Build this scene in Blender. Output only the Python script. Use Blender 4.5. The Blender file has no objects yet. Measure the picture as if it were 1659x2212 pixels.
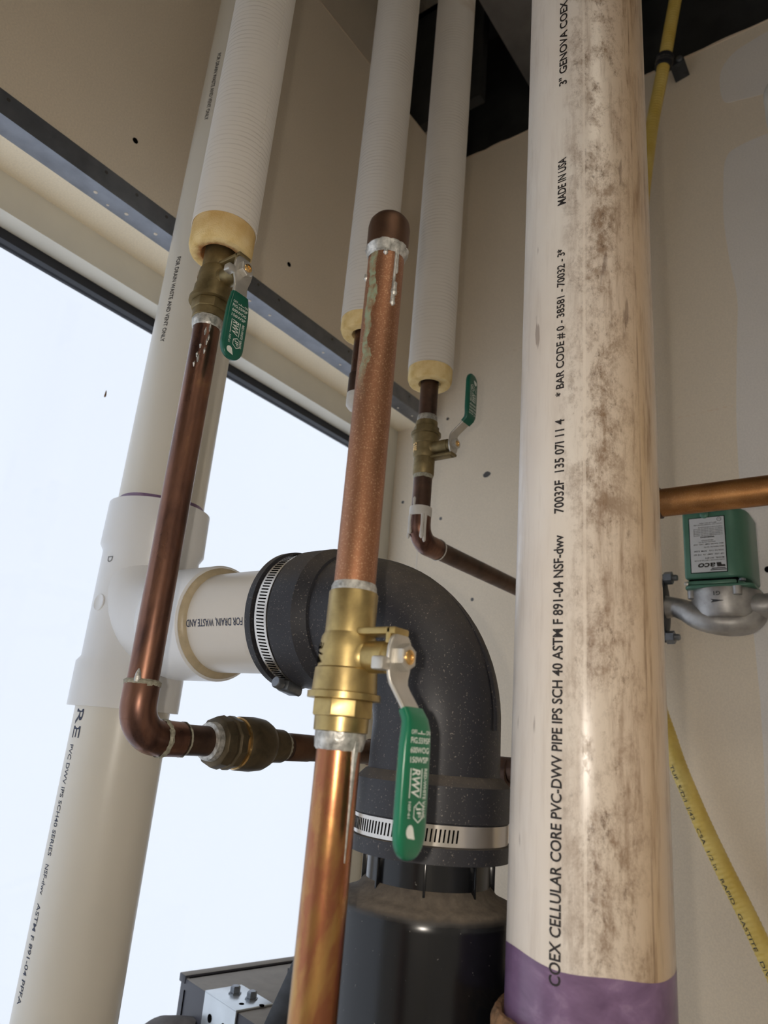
import bpy, bmesh, math, random
from mathutils import Vector, Matrix
random.seed(7)
S = bpy.context.scene
COL = S.collection
PI = math.pi

# ------------------------------------------------------------------ camera
cam_d = bpy.data.cameras.new('camera'); cam = bpy.data.objects.new('camera', cam_d); COL.objects.link(cam)
cam_d.sensor_fit = 'HORIZONTAL'; cam_d.sensor_width = 36.0; cam_d.lens = 36.0 * 1550.0 / 1659.0
R3 = ((0.8051193, 0.1160904, 0.5816407), (0.5872962, -0.2930457, -0.7544584), (0.0828620, 0.9490244, -0.3041162))
cam.matrix_world = Matrix(((*R3[0], 0), (*R3[1], 0), (*R3[2], 1.6), (0, 0, 0, 1)))
cam_d.clip_start = 0.01
cam_d.dof.use_dof = True; cam_d.dof.focus_distance = 0.56; cam_d.dof.aperture_fstop = 15.0
S.camera = cam

# ------------------------------------------------------------------ sky, flash, exposure
W = bpy.data.worlds.new('overcast_sky'); S.world = W; W.use_nodes = True
bg = W.node_tree.nodes['Background']; bg.inputs['Color'].default_value = (0.82, 0.89, 1.0, 1); bg.inputs['Strength'].default_value = 1.14
fl = bpy.data.lights.new('phone_flash', 'POINT'); fl.energy = 3.5; fl.color = (1.0, 0.91, 0.80); fl.shadow_soft_size = 0.004
flo = bpy.data.objects.new('phone_flash', fl); COL.objects.link(flo)
flo.location = Vector((0, 0, 1.6)) + Vector((0.8051, 0.5873, 0.0829)) * -0.019 + Vector((0.116, -0.293, 0.949)) * 0.004
por = bpy.data.lights.new('window_portal', 'AREA'); por.shape = 'RECTANGLE'; por.size = 2.6; por.size_y = 1.75
por.cycles.is_portal = True
poro = bpy.data.objects.new('window_portal', por); COL.objects.link(poro)
poro.location = (-0.93, -0.25, 1.30); poro.rotation_euler = (0, math.radians(-90), 0)
por.size, por.size_y = 1.75, 2.66
S.view_settings.view_transform = 'Standard'; S.view_settings.look = 'None'
S.view_settings.exposure = 0.0; S.view_settings.gamma = 1.0; S.view_settings.use_curve_mapping = False
FILL = 5.0  # strength of the added fill lights
S.cycles.use_denoising = True
S.cycles.max_bounces = 6; S.cycles.diffuse_bounces = 4; S.cycles.glossy_bounces = 3; S.cycles.transmission_bounces = 3; S.cycles.transparent_max_bounces = 6
S.cycles.use_adaptive_sampling = True; S.cycles.adaptive_threshold = 0.08; S.cycles.adaptive_min_samples = 16

# ------------------------------------------------------------------ materials
def srgb(r, g, b):
    f = lambda c: ((c / 255 + 0.055) / 1.055) ** 2.4 if c > 10 else c / 255 / 12.92
    return (f(r), f(g), f(b), 1)

class NT:
    def __init__(s, name):
        s.m = bpy.data.materials.new(name); s.m.use_nodes = True; s.t = s.m.node_tree; s.b = s.t.nodes['Principled BSDF']
        s.tc = s.t.nodes.new('ShaderNodeTexCoord')
    def link(s, a, b): s.t.links.new(a, b)
    def node(s, k, **kw):
        n = s.t.nodes.new(k)
        for a, v in kw.items(): setattr(n, a, v)
        return n
    def coords(s, scale=(1, 1, 1), loc=(0, 0, 0)):
        mp = s.node('ShaderNodeMapping'); s.link(s.tc.outputs['Object'], mp.inputs['Vector'])
        mp.inputs['Scale'].default_value = scale; mp.inputs['Location'].default_value = loc
        return mp.outputs['Vector']
    def noise(s, scale, detail=4, rough=0.55, vec=None, dist=0.0):
        n = s.node('ShaderNodeTexNoise'); n.inputs['Scale'].default_value = scale; n.inputs['Detail'].default_value = detail
        n.inputs['Roughness'].default_value = rough; n.inputs['Distortion'].default_value = dist
        s.link(vec if vec is not None else s.tc.outputs['Object'], n.inputs['Vector'])
        return n.outputs['Fac']
    def voro(s, scale, vec=None, feature='F1'):
        n = s.node('ShaderNodeTexVoronoi', feature=feature); n.inputs['Scale'].default_value = scale
        s.link(vec if vec is not None else s.tc.outputs['Object'], n.inputs['Vector'])
        return n.outputs['Distance']
    def ramp(s, fac, *stops, interp='LINEAR'):
        n = s.node('ShaderNodeValToRGB'); n.color_ramp.interpolation = interp
        e = n.color_ramp.elements
        while len(e) < len(stops): e.new(0.5)
        for el, (p, c) in zip(e, stops):
            el.position = p; el.color = c if hasattr(c, '__len__') else (c, c, c, 1)
        s.link(fac, n.inputs['Fac']); return n.outputs['Color']
    def mix(s, fac, a, b, blend='MIX'):
        n = s.node('ShaderNodeMix', data_type='RGBA', blend_type=blend)
        for i, v in ((0, fac), (6, a), (7, b)):
            if hasattr(v, 'is_linked'): s.link(v, n.inputs[i])
            elif hasattr(v, '__len__') or i == 0: n.inputs[i].default_value = v
            else: n.inputs[i].default_value = (v, v, v, 1)
        return n.outputs[2]
    def math(s, op, a, b=None, clamp=False):
        n = s.node('ShaderNodeMath', operation=op); n.use_clamp = clamp
        for i, v in enumerate((a, b)):
            if v is None: continue
            if hasattr(v, 'is_linked'): s.link(v, n.inputs[i])
            else: n.inputs[i].default_value = v
        return n.outputs[0]
    def bump(s, h, strength=0.2, dist=0.001):
        n = s.node('ShaderNodeBump'); n.inputs['Strength'].default_value = strength; n.inputs['Distance'].default_value = dist
        s.link(h, n.inputs['Height']); s.link(n.outputs['Normal'], s.b.inputs['Normal'])
    def set(s, color=None, rough=None, metal=None, spec=None):
        for k, v in (('Base Color', color), ('Roughness', rough), ('Metallic', metal), ('Specular IOR Level', spec)):
            if v is None: continue
            if hasattr(v, 'is_linked'): s.link(v, s.b.inputs[k])
            else: s.b.inputs[k].default_value = v
        return s.m

def simple(name, c, rough=0.5, metal=0.0, var=0.12, scale=60, spec=0.5):
    n = NT(name); f = n.noise(scale, 5)
    lo = tuple(x * (1 - var) for x in c[:3]) + (1,); hi = tuple(min(1, x * (1 + var)) for x in c[:3]) + (1,)
    return n.set(n.ramp(f, (0.3, lo), (0.7, hi)), rough, metal, spec)

M = {}
def wallmat(name, c):
    n = NT(name); f = n.noise(3, 5); g = n.noise(420, 3)
    col = n.mix(n.ramp(f, (0.3, 0.0), (0.7, 1.0)), tuple(x * 0.95 for x in c[:3]) + (1,), tuple(min(1, x * 1.04) for x in c[:3]) + (1,))
    fine = n.ramp(g, (0.35, 0.955), (0.65, 1.045))
    n.bump(g, 0.12, 0.0004)
    return n.set(n.mix(1.0, col, fine, 'MULTIPLY'), 0.85, 0, 0.25)
M['gyp'] = wallmat('gypsum_paper', srgb(230, 216, 195))
M['gyp_lit'] = wallmat('gypsum_reveal_lit', srgb(246, 233, 208))  # same gypsum, lightened to carry the daylight on the soffit
M['core'] = wallmat('gypsum_core', srgb(225, 206, 182))
M['mud'] = wallmat('joint_compound', srgb(229, 222, 214))
M['floor'] = wallmat('concrete', srgb(205, 200, 192))
M['room'] = wallmat('room_paint', srgb(235, 230, 220))
M['dark'] = simple('dark_roof_steel', srgb(38, 37, 36), 0.8, 0, 0.2, 12, 0.2)
M['duct'] = simple('grey_duct', srgb(108, 104, 100), 0.7, 0, 0.15, 20, 0.3)  # plain grey with faint random tone variation
M['black_steel_void'] = simple('black_beam_void', srgb(50, 49, 48), 0.7, 0, 0.3, 14, 0.2)
M['galv'] = (lambda n: n.set(n.ramp(n.noise(40, 4), (0.3, srgb(126, 129, 136)), (0.7, srgb(142, 146, 154))), 0.42, 0.85))(NT('galvanised'))
M['frame'] = simple('grey_window_paint', srgb(222, 218, 206), 0.5, 0, 0.03, 20)
M['gasket'] = simple('black_gasket', srgb(30, 32, 40), 0.55, 0, 0.1, 40)
M['hole'] = simple('hole_black', srgb(14, 13, 13), 0.9, 0, 0.1, 40, 0.0)
M['screw'] = simple('screw_grey', srgb(98, 96, 96), 0.5, 0.6, 0.2, 60)
M['white_plug'] = simple('pale_rivet', srgb(214, 204, 190), 0.6, 0, 0.05, 60)

def glass():
    m = bpy.data.materials.new('window_glass'); m.use_nodes = True; t = m.node_tree
    for nd in list(t.nodes):
        if nd.type != 'OUTPUT_MATERIAL': t.nodes.remove(nd)
    out = [x for x in t.nodes if x.type == 'OUTPUT_MATERIAL'][0]
    tr = t.nodes.new('ShaderNodeBsdfTransparent'); gl = t.nodes.new('ShaderNodeBsdfGlossy'); mx = t.nodes.new('ShaderNodeMixShader')
    tc = t.nodes.new('ShaderNodeTexCoord'); no = t.nodes.new('ShaderNodeTexNoise'); no.inputs['Scale'].default_value = 2.0
    rp = t.nodes.new('ShaderNodeValToRGB'); rp.color_ramp.elements[0].color = (0.955, 0.955, 0.96, 1); rp.color_ramp.elements[1].color = (0.99, 0.99, 0.99, 1)
    t.links.new(tc.outputs['Object'], no.inputs['Vector']); t.links.new(no.outputs['Fac'], rp.inputs['Fac']); t.links.new(rp.outputs['Color'], tr.inputs['Color'])
    gl.inputs['Roughness'].default_value = 0.05; mx.inputs[0].default_value = 0.03
    t.links.new(tr.outputs[0], mx.inputs[1]); t.links.new(gl.outputs[0], mx.inputs[2]); t.links.new(mx.outputs[0], out.inputs['Surface'])
    return m
M['glass'] = glass()

def pvc_clean(name, c, speck=True):
    n = NT(name); col = n.ramp(n.noise(9, 4, vec=n.coords((1, 1, 0.35))), (0.3, tuple(x * 0.93 for x in c[:3]) + (1,)), (0.7, c))
    if speck:
        sp = n.ramp(n.noise(62, 2, 0.4, vec=n.coords((1, 1, 0.5))), (0.76, 0.0), (0.79, 1.0))
        col = n.mix(n.math('MULTIPLY', sp, 0.55), col, srgb(116, 84, 58))
    return n.set(col, 0.32, 0, 0.5)
M['pvc'] = pvc_clean('pvc_ivory', srgb(228, 223, 212))
M['pvc_fit'] = pvc_clean('pvc_fitting_white', srgb(232, 232, 232), False)
M['pvc_stub'] = (lambda n: n.set(n.mix(n.ramp(n.noise(22, 4), (0.60, 0.0), (0.78, 0.55)), srgb(214, 206, 194), srgb(168, 140, 108)), 0.35))(NT('pvc_stub'))
M['glue'] = simple('old_pipe_glue', srgb(186, 170, 140), 0.35, 0, 0.12, 120)

def pvc_dirty_sidelit():
    n = NT('pvc_dirty_sidelit'); sep = n.node('ShaderNodeSeparateXYZ'); n.link(n.tc.outputs['Object'], sep.inputs[0])
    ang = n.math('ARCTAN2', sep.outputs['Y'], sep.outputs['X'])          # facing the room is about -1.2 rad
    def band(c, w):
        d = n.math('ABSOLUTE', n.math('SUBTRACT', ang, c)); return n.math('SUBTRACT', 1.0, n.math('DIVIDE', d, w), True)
    base = n.mix(n.math('SMOOTH_MAX', band(-0.35, 1.15), 0.0), srgb(230, 223, 214), srgb(192, 166, 134))  # window light and far-side shade painted into the base colour
    base = n.mix(n.ramp(n.noise(11, 4, 0.6, vec=n.coords((1, 1, 0.4), (1, 5, 0))), (0.35, 0.0), (0.65, 0.4)), base, srgb(198, 178, 160))
    st = n.coords((1, 1, 0.10))
    streak = n.ramp(n.noise(150, 5, 0.65, vec=st), (0.50, 0.0), (0.72, 1.0))
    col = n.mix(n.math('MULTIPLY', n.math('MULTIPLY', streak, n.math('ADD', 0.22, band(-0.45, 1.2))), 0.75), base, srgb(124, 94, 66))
    sm = n.ramp(n.noise(46, 9, 0.82, vec=n.coords((1, 1, 0.62)), dist=0.15), (0.465, 0.0), (0.60, 1.0))
    mid = n.math('MULTIPLY', n.math('POWER', band(-0.98, 0.62), 0.6), n.ramp(n.noise(5.5, 2, vec=n.coords((0.3, 0.3, 1.0), (0, 0, 2.2))), (0.28, 0.30), (0.55, 1.0)))
    col = n.mix(n.math('MULTIPLY', n.math('MULTIPLY', sm, mid), 0.92), col, srgb(118, 88, 58))
    sm2 = n.ramp(n.noise(230, 6, 0.75, vec=n.coords((1, 1, 0.6)), dist=0.2), (0.55, 0.0), (0.64, 1.0))
    col = n.mix(n.math('MULTIPLY', n.math('MULTIPLY', sm2, n.math('MULTIPLY', mid, n.ramp(sm, (0.0, 0.25), (0.6, 1.0)))), 0.80), col, srgb(86, 62, 42))
    scr = n.ramp(n.noise(90, 3, 0.5, vec=n.coords((1, 1, 0.18), (3, 1, 0))), (0.70, 0.0), (0.73, 1.0))
    col = n.mix(n.math('MULTIPLY', scr, 0.5), col, srgb(88, 62, 50))
    dot = n.ramp(n.noise(70, 1, 0.3, vec=n.coords((1, 1, 0.7), (7, 2, 4))), (0.80, 0.0), (0.82, 1.0))
    col = n.mix(dot, col, srgb(58, 42, 32))
    # the clean vertical scrape and a dark one beside it
    col = n.mix(n.math('GREATER_THAN', band(-1.235, 0.026), 0.25), col, n.mix(0.55, col, srgb(226, 214, 200)))
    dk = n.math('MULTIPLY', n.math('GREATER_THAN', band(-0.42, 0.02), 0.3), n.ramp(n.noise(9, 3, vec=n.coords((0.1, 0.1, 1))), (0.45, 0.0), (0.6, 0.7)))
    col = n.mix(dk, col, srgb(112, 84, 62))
    n.bump(n.noise(260, 3), 0.06, 0.0003)
    return n.set(col, n.ramp(sm, (0.0, 0.28), (1.0, 0.55)), 0, 0.5)
M['pvc_dirty_sidelit'] = pvc_dirty_sidelit()
def primer():
    n = NT('purple_primer'); c = n.ramp(n.noise(40, 5, 0.6, vec=n.coords((1, 1, 1.6)), dist=0.5), (0.30, srgb(98, 74, 104)), (0.55, srgb(124, 98, 130)), (0.75, srgb(156, 134, 162)))
    return n.set(c, 0.3, 0, 0.5)
M['primer'] = primer()
M['ink'] = simple('black_ink', srgb(38, 33, 32), 0.6, 0, 0.3, 300)
M['ink_blue'] = simple('blue_black_ink', srgb(46, 54, 78), 0.6, 0, 0.3, 300)
M['ink_grey'] = simple('grey_ink', srgb(126, 126, 128), 0.6, 0, 0.2, 300)
M['ink_white'] = simple('white_ink', srgb(222, 226, 220), 0.5, 0, 0.05, 300)

def copper(name, stops, rough=(0.28, 0.5), scale=(26, 26, 9), speck=0.0, green=False, metal=0.9, dist=0.4):
    n = NT(name); f = n.noise(1.0, 6, 0.6, vec=n.coords(scale), dist=dist)
    col = n.ramp(f, *stops)
    if speck:
        s = n.ramp(n.noise(1300, 2, 0.5), (0.58, 0.0), (0.70, 1.0)); col = n.mix(n.math('MULTIPLY', s, speck), col, srgb(236, 196, 156))
    if green:
        sep = n.node('ShaderNodeSeparateXYZ'); n.link(n.tc.outputs['Object'], sep.inputs[0])
        ang = n.math('ARCTAN2', sep.outputs['Y'], sep.outputs['X'])
        d = n.math('ABSOLUTE', n.math('ADD', n.math('SUBTRACT', ang, -1.62), n.math('MULTIPLY', n.math('SUBTRACT', n.noise(60, 4), 0.5), 1.2)))
        up = n.ramp(n.math('DIVIDE', sep.outputs['Z'], 2.0), (0.893, 0.0), (0.904, 1.0))
        g = n.math('MULTIPLY', n.math('LESS_THAN', d, 0.26), up)
        g = n.math('MULTIPLY', g, n.ramp(n.noise(300, 4), (0.35, 0.35), (0.6, 1.0)))
        col = n.mix(n.math('MULTIPLY', g, 0.85), col, srgb(128, 148, 122))
        n.set(metal=n.math('SUBTRACT', metal, n.math('MULTIPLY', g, 0.8)))
    else: n.set(metal=metal)
    n.bump(n.noise(240, 4), 0.10, 0.0004)
    return n.set(col, n.ramp(n.noise(45, 4, vec=n.coords((1, 1, 0.4))), (0.3, rough[0]), (0.7, rough[1])))
M['cu_dark'] = copper('copper_tarnished', ((0.28, srgb(64, 48, 45)), (0.42, srgb(98, 72, 64)), (0.52, srgb(124, 90, 76)), (0.62, srgb(138, 100, 82)), (0.76, srgb(178, 134, 96))), (0.22, 0.42), (34, 34, 11))
M['cu_run'] = copper('copper_browned', ((0.3, srgb(70, 56, 50)), (0.55, srgb(96, 76, 66)), (0.75, srgb(122, 92, 76))), (0.35, 0.55), (30, 30, 30))
M['cu_top'] = copper('copper_speckled', ((0.28, srgb(126, 90, 66)), (0.5, srgb(150, 106, 80)), (0.72, srgb(172, 118, 84))), (0.38, 0.55), (20, 20, 8), 0.55, True, 0.8)
M['cu_bot'] = copper('copper_flamed', ((0.26, srgb(128, 88, 58)), (0.40, srgb(168, 122, 74)), (0.50, srgb(160, 102, 74)), (0.60, srgb(184, 142, 86)), (0.74, srgb(152, 128, 94))), (0.22, 0.38), (34, 34, 12), 0.0, False, 0.95, 0.25)
M['cu_cap'] = copper('copper_cap', ((0.3, srgb(78, 58, 48)), (0.7, srgb(112, 84, 66))), (0.45, 0.6), (40, 40, 40))
M['cu_h'] = copper('copper_dusty', ((0.3, srgb(132, 92, 58)), (0.6, srgb(172, 122, 74)), (0.8, srgb(190, 140, 90))), (0.35, 0.5), (22, 40, 40), 0.25)
M['solder'] = (lambda n: (n.bump(n.noise(500, 4), 0.5, 0.0008), n.set(n.ramp(n.noise(300, 4), (0.3, srgb(140, 138, 132)), (0.7, srgb(216, 214, 208))), 0.4, 0.6))[1])(NT('solder'))
M['flux'] = (lambda n: (n.bump(n.noise(600, 4), 0.5, 0.0006), n.set(n.ramp(n.noise(400, 4), (0.3, srgb(128, 124, 108)), (0.7, srgb(176, 172, 154))), 0.7, 0.1))[1])(NT('flux_crust'))
M['brass'] = copper('brass', ((0.3, srgb(146, 126, 84)), (0.55, srgb(178, 156, 104)), (0.75, srgb(196, 172, 114))), (0.30, 0.45), (60, 60, 60), 0, False, 0.85)
M['brass_dull'] = copper('brass_dull', ((0.3, srgb(110, 96, 66)), (0.6, srgb(140, 124, 88)), (0.8, srgb(162, 144, 104))), (0.4, 0.55), (60, 60, 60), 0, False, 0.75)
M['bronze'] = copper('bronze_check_valve', ((0.3, srgb(70, 62, 48)), (0.6, srgb(98, 86, 66)), (0.8, srgb(112, 96, 70))), (0.4, 0.55), (60, 60, 60), 0, False, 0.7)
M['gold'] = simple('polished_brass', srgb(232, 190, 124), 0.25, 0.95, 0.08, 90)
M['zinc'] = simple('zinc_plate', srgb(196, 192, 184), 0.38, 0.75, 0.07, 120)
M['zinc_bright'] = simple('bright_bracket', srgb(206, 212, 216), 0.3, 0.8, 0.08, 30)
M['steel'] = simple('stainless', srgb(208, 202, 194), 0.25, 0.95, 0.06, 60)
M['bolt'] = simple('bolt_steel', srgb(128, 132, 138), 0.4, 0.8, 0.15, 200)
M['green'] = simple('green_vinyl', srgb(18, 104, 74), 0.28, 0, 0.08, 40)
M['green_dk'] = simple('dark_green_vinyl', srgb(14, 88, 70), 0.28, 0, 0.08, 40)
M['pump'] = simple('pump_green', srgb(74, 116, 98), 0.35, 0.1, 0.08, 30)
M['alu'] = (lambda n: (n.bump(n.noise(260, 4), 0.25, 0.0006), n.set(n.ramp(n.noise(60, 4), (0.3, srgb(148, 145, 142)), (0.7, srgb(182, 180, 178))), 0.42, 0.7))[1])(NT('cast_aluminium'))
M['plate'] = simple('nameplate', srgb(205, 208, 212), 0.35, 0.3, 0.03, 60)
M['white_paint'] = simple('white_paint', srgb(206, 202, 196), 0.55, 0, 0.06, 150)

def jacket():
    n = NT('white_insulation_jacket'); w = n.node('ShaderNodeTexWave', wave_type='BANDS', bands_direction='Z')
    w.inputs['Scale'].default_value = 62; w.inputs['Distortion'].default_value = 2.6; w.inputs['Detail'].default_value = 3; w.inputs['Detail Scale'].default_value = 2.0
    n.link(n.coords((0.35, 0.35, 1.0)), w.inputs['Vector'])
    fade = n.ramp(n.noise(22, 3), (0.35, 0.0), (0.65, 1.0))
    ln_ = n.math('MULTIPLY', n.ramp(w.outputs['Fac'], (0.0, 0.55), (0.20, 0.0)), fade)
    col = n.mix(ln_, srgb(222, 216, 208), srgb(178, 170, 160))
    st = n.ramp(n.noise(14, 4), (0.64, 0.0), (0.80, 0.5)); col = n.mix(st, col, srgb(176, 152, 120))
    n.bump(n.noise(60, 4, vec=n.coords((0.4, 0.4, 2.0))), 0.08, 0.001)
    return n.set(col, 0.75, 0, 0.3)
M['jacket'] = jacket()
def foam(name='yellow_fibreglass', stain=0.0):
    n = NT(name); f = n.noise(70, 5, vec=n.coords((1, 1, 1)))
    n.bump(n.noise(700, 4), 0.6, 0.0012)
    col = n.ramp(f, (0.3, srgb(214, 182, 120)), (0.55, srgb(232, 206, 150)), (0.8, srgb(240, 220, 172)))
    if stain:
        sep = n.node('ShaderNodeSeparateXYZ'); n.link(n.tc.outputs['Object'], sep.inputs[0])
        rr_ = n.math('SQRT', n.math('ADD', n.math('POWER', sep.outputs['X'], 2.0), n.math('POWER', sep.outputs['Y'], 2.0)))
        near = n.ramp(n.math('ADD', n.math('MULTIPLY', rr_, 30.0), n.math('MULTIPLY', n.math('SUBTRACT', n.noise(120, 4), 0.5), 0.3)), (0.48, 1.0), (0.66, 0.0))
        col = n.mix(n.math('MULTIPLY', near, stain), col, srgb(150, 92, 52))
        up = n.ramp(n.math('MULTIPLY', sep.outputs['Z'], 30.0), (0.10, 0.0), (0.55, 0.45)); col = n.mix(n.math('MULTIPLY', up, stain), col, srgb(172, 128, 72))
    return n.set(col, 0.9, 0, 0.1)
M['foam'] = foam(); M['foam_stained'] = foam('stained_fibreglass', 0.9)
def rubber():
    n = NT('black_rubber'); sep = n.node('ShaderNodeSeparateXYZ'); geo = n.node('ShaderNodeNewGeometry'); n.link(geo.outputs['Normal'], sep.inputs[0])
    up = n.ramp(sep.outputs['Z'], (0.30, 0.0), (0.9, 1.0))
    sp = n.ramp(n.noise(760, 2, 0.5), (0.64, 0.0), (0.72, 1.0))
    dust = n.math('MULTIPLY', up, n.ramp(n.noise(120, 5, 0.7), (0.3, 0.35), (0.7, 0.95)))
    col = n.mix(n.math('MULTIPLY', sp, 0.5), srgb(42, 42, 47), srgb(160, 150, 138))
    col = n.mix(n.math('MULTIPLY', dust, 0.75), col, srgb(116, 106, 94))
    n.bump(n.noise(700, 3), 0.08, 0.0003)
    return n.set(col, n.ramp(dust, (0, 0.45), (0.6, 0.85)), 0, 0.45)
M['rubber'] = rubber()
def plastic():
    n = NT('black_gloss_plastic'); sep = n.node('ShaderNodeSeparateXYZ'); geo = n.node('ShaderNodeNewGeometry'); n.link(geo.outputs['Normal'], sep.inputs[0])
    dust = n.math('MULTIPLY', n.ramp(sep.outputs['Z'], (0.25, 0.0), (0.8, 1.0)), n.ramp(n.noise(160, 5, 0.7), (0.3, 0.5), (0.7, 1.0)))
    sp = n.ramp(n.noise(420, 2, 0.5), (0.74, 0.0), (0.78, 1.0))
    col = n.mix(n.math('MULTIPLY', sp, 0.5), srgb(17, 18, 21), srgb(140, 138, 132))
    col = n.mix(n.math('MULTIPLY', dust, 0.85), col, srgb(122, 110, 96))
    return n.set(col, n.ramp(dust, (0, 0.22), (0.5, 0.85)), 0, 0.5)
M['plastic'] = plastic()
def yellow():
    n = NT('yellow_jacket'); return n.set(n.ramp(n.noise(30, 4), (0.3, srgb(214, 182, 84)), (0.7, srgb(230, 204, 118))), 0.42, 0, 0.5)
M['yellow'] = yellow()
M['rust'] = (lambda n: (n.bump(n.noise(400, 5), 0.8, 0.002), n.set(n.ramp(n.noise(160, 5), (0.3, srgb(84, 62, 40)), (0.7, srgb(164, 124, 88))), 0.85))[1])(NT('rusty_joint'))
M['castiron'] = simple('cast_iron', srgb(62, 64, 68), 0.5, 0.5, 0.3, 60)
def dustybox():
    n = NT('dusty_dark_box'); sep = n.node('ShaderNodeSeparateXYZ'); geo = n.node('ShaderNodeNewGeometry'); n.link(geo.outputs['Normal'], sep.inputs[0])
    dust = n.math('MULTIPLY', n.ramp(sep.outputs['Z'], (0.5, 0.0), (0.9, 1.0)), n.ramp(n.noise(60, 5, 0.6), (0.25, 0.75), (0.7, 1.0)))
    return n.set(n.mix(dust, srgb(62, 62, 70), srgb(150, 144, 136)), n.ramp(dust, (0, 0.4), (1, 0.9)), 0, 0.4)
M['dbox'] = dustybox()
M['hose'] = simple('grey_hose', srgb(98, 94, 92), 0.8, 0, 0.2, 90)
M['cordw'] = simple('white_cord', srgb(214, 212, 204), 0.5, 0, 0.04, 90)
M['tagy'] = simple('yellow_tag', srgb(206, 190, 70), 0.5, 0, 0.06, 90)

# ------------------------------------------------------------------ mesh helpers (all in world coordinates)
class MB:
    def __init__(s): s.v = []; s.f = []
    def add(s, vs, fs):
        o = len(s.v); s.v += [tuple(v) for v in vs]; s.f += [tuple(i + o for i in f) for f in fs]; return s
    def sweep(s, pts, rad, seg=32, cap=True, flat=None, wob=0.0, phase=0.0):
        pts = [Vector(p) for p in pts]; n = len(pts)
        rads = list(rad) if hasattr(rad, '__len__') else [rad] * n
        tan = []
        for i in range(n):
            a = pts[max(0, i - 1)]; b = pts[min(n - 1, i + 1)]; d = b - a
            if d.length < 1e-9: d = tan[-1] if tan else pts[-1] - pts[0]
            tan.append(d.normalized())
        up = Vector((1, 0, 0)) if abs(tan[0].z) > 0.9 else Vector((0, 0, 1))
        x = (up - tan[0] * up.dot(tan[0])).normalized(); vs = []
        for i in range(n):
            x = (x - tan[i] * x.dot(tan[i])).normalized(); y = tan[i].cross(x)
            for k in range(seg):
                a = 2 * PI * k / seg + phase; r = rads[i] * (1 + (random.random() - 0.5) * wob)
                vs.append(pts[i] + x * (r * math.cos(a)) + y * (r * math.sin(a)))
        fs = [(i * seg + k, i * seg + (k + 1) % seg, (i + 1) * seg + (k + 1) % seg, (i + 1) * seg + k) for i in range(n - 1) for k in range(seg)]
        if cap: fs += [tuple(range(seg - 1, -1, -1)), tuple((n - 1) * seg + k for k in range(seg))]
        return s.add(vs, fs)
    def lathe(s, base, axis, prof, seg=40, cap=True, wob=0.0, phase=0.0):
        b = Vector(base); a = Vector(axis).normalized()
        return s.sweep([b + a * h for h, r in prof], [r for h, r in prof], seg, cap, wob=wob, phase=phase) if False else s._lathe(b, a, prof, seg, cap, wob, phase)
    def _lathe(s, b, a, prof, seg, cap, wob, phase):
        up = Vector((1, 0, 0)) if abs(a.z) > 0.9 else Vector((0, 0, 1))
        x = (up - a * up.dot(a)).normalized(); y = a.cross(x); vs = []
        for h, r in prof:
            for k in range(seg):
                t = 2 * PI * k / seg + phase; rr = r * (1 + (random.random() - 0.5) * wob)
                vs.append(b + a * (h + (random.random() - 0.5) * wob * r * 0.5) + x * (rr * math.cos(t)) + y * (rr * math.sin(t)))
        n = len(prof)
        fs = [(i * seg + k, i * seg + (k + 1) % seg, (i + 1) * seg + (k + 1) % seg, (i + 1) * seg + k) for i in range(n - 1) for k in range(seg)]
        if cap: fs += [tuple(range(seg - 1, -1, -1)), tuple((n - 1) * seg + k for k in range(seg))]
        return s.add(vs, fs)
    def box(s, lo, hi, ex=None):
        """axis box lo..hi, or with ex = (origin, e1, e2, e3) in that frame"""
        vs = [Vector((x, y, z)) for x in (lo[0], hi[0]) for y in (lo[1], hi[1]) for z in (lo[2], hi[2])]
        if ex:
            o, a, b, c = (Vector(q) for q in ex); vs = [o + a * v.x + b * v.y + c * v.z for v in vs]
        return s.add(vs, [(0, 1, 3, 2), (4, 6, 7, 5), (0, 4, 5, 1), (2, 3, 7, 6), (0, 2, 6, 4), (1, 5, 7, 3)])
    def prism(s, outline, o, a, b, c, t):
        """2D outline in frame (o, a, b), extruded by t along c"""
        o, a, b, c = (Vector(q) for q in (o, a, b, c)); n = len(outline)
        vs = [o + a * p[0] + b * p[1] for p in outline] + [o + a * p[0] + b * p[1] + c * t for p in outline]
        return s.add(vs, [tuple(range(n - 1, -1, -1)), tuple(range(n, 2 * n))] + [(i, (i + 1) % n, n + (i + 1) % n, n + i) for i in range(n)])

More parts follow.
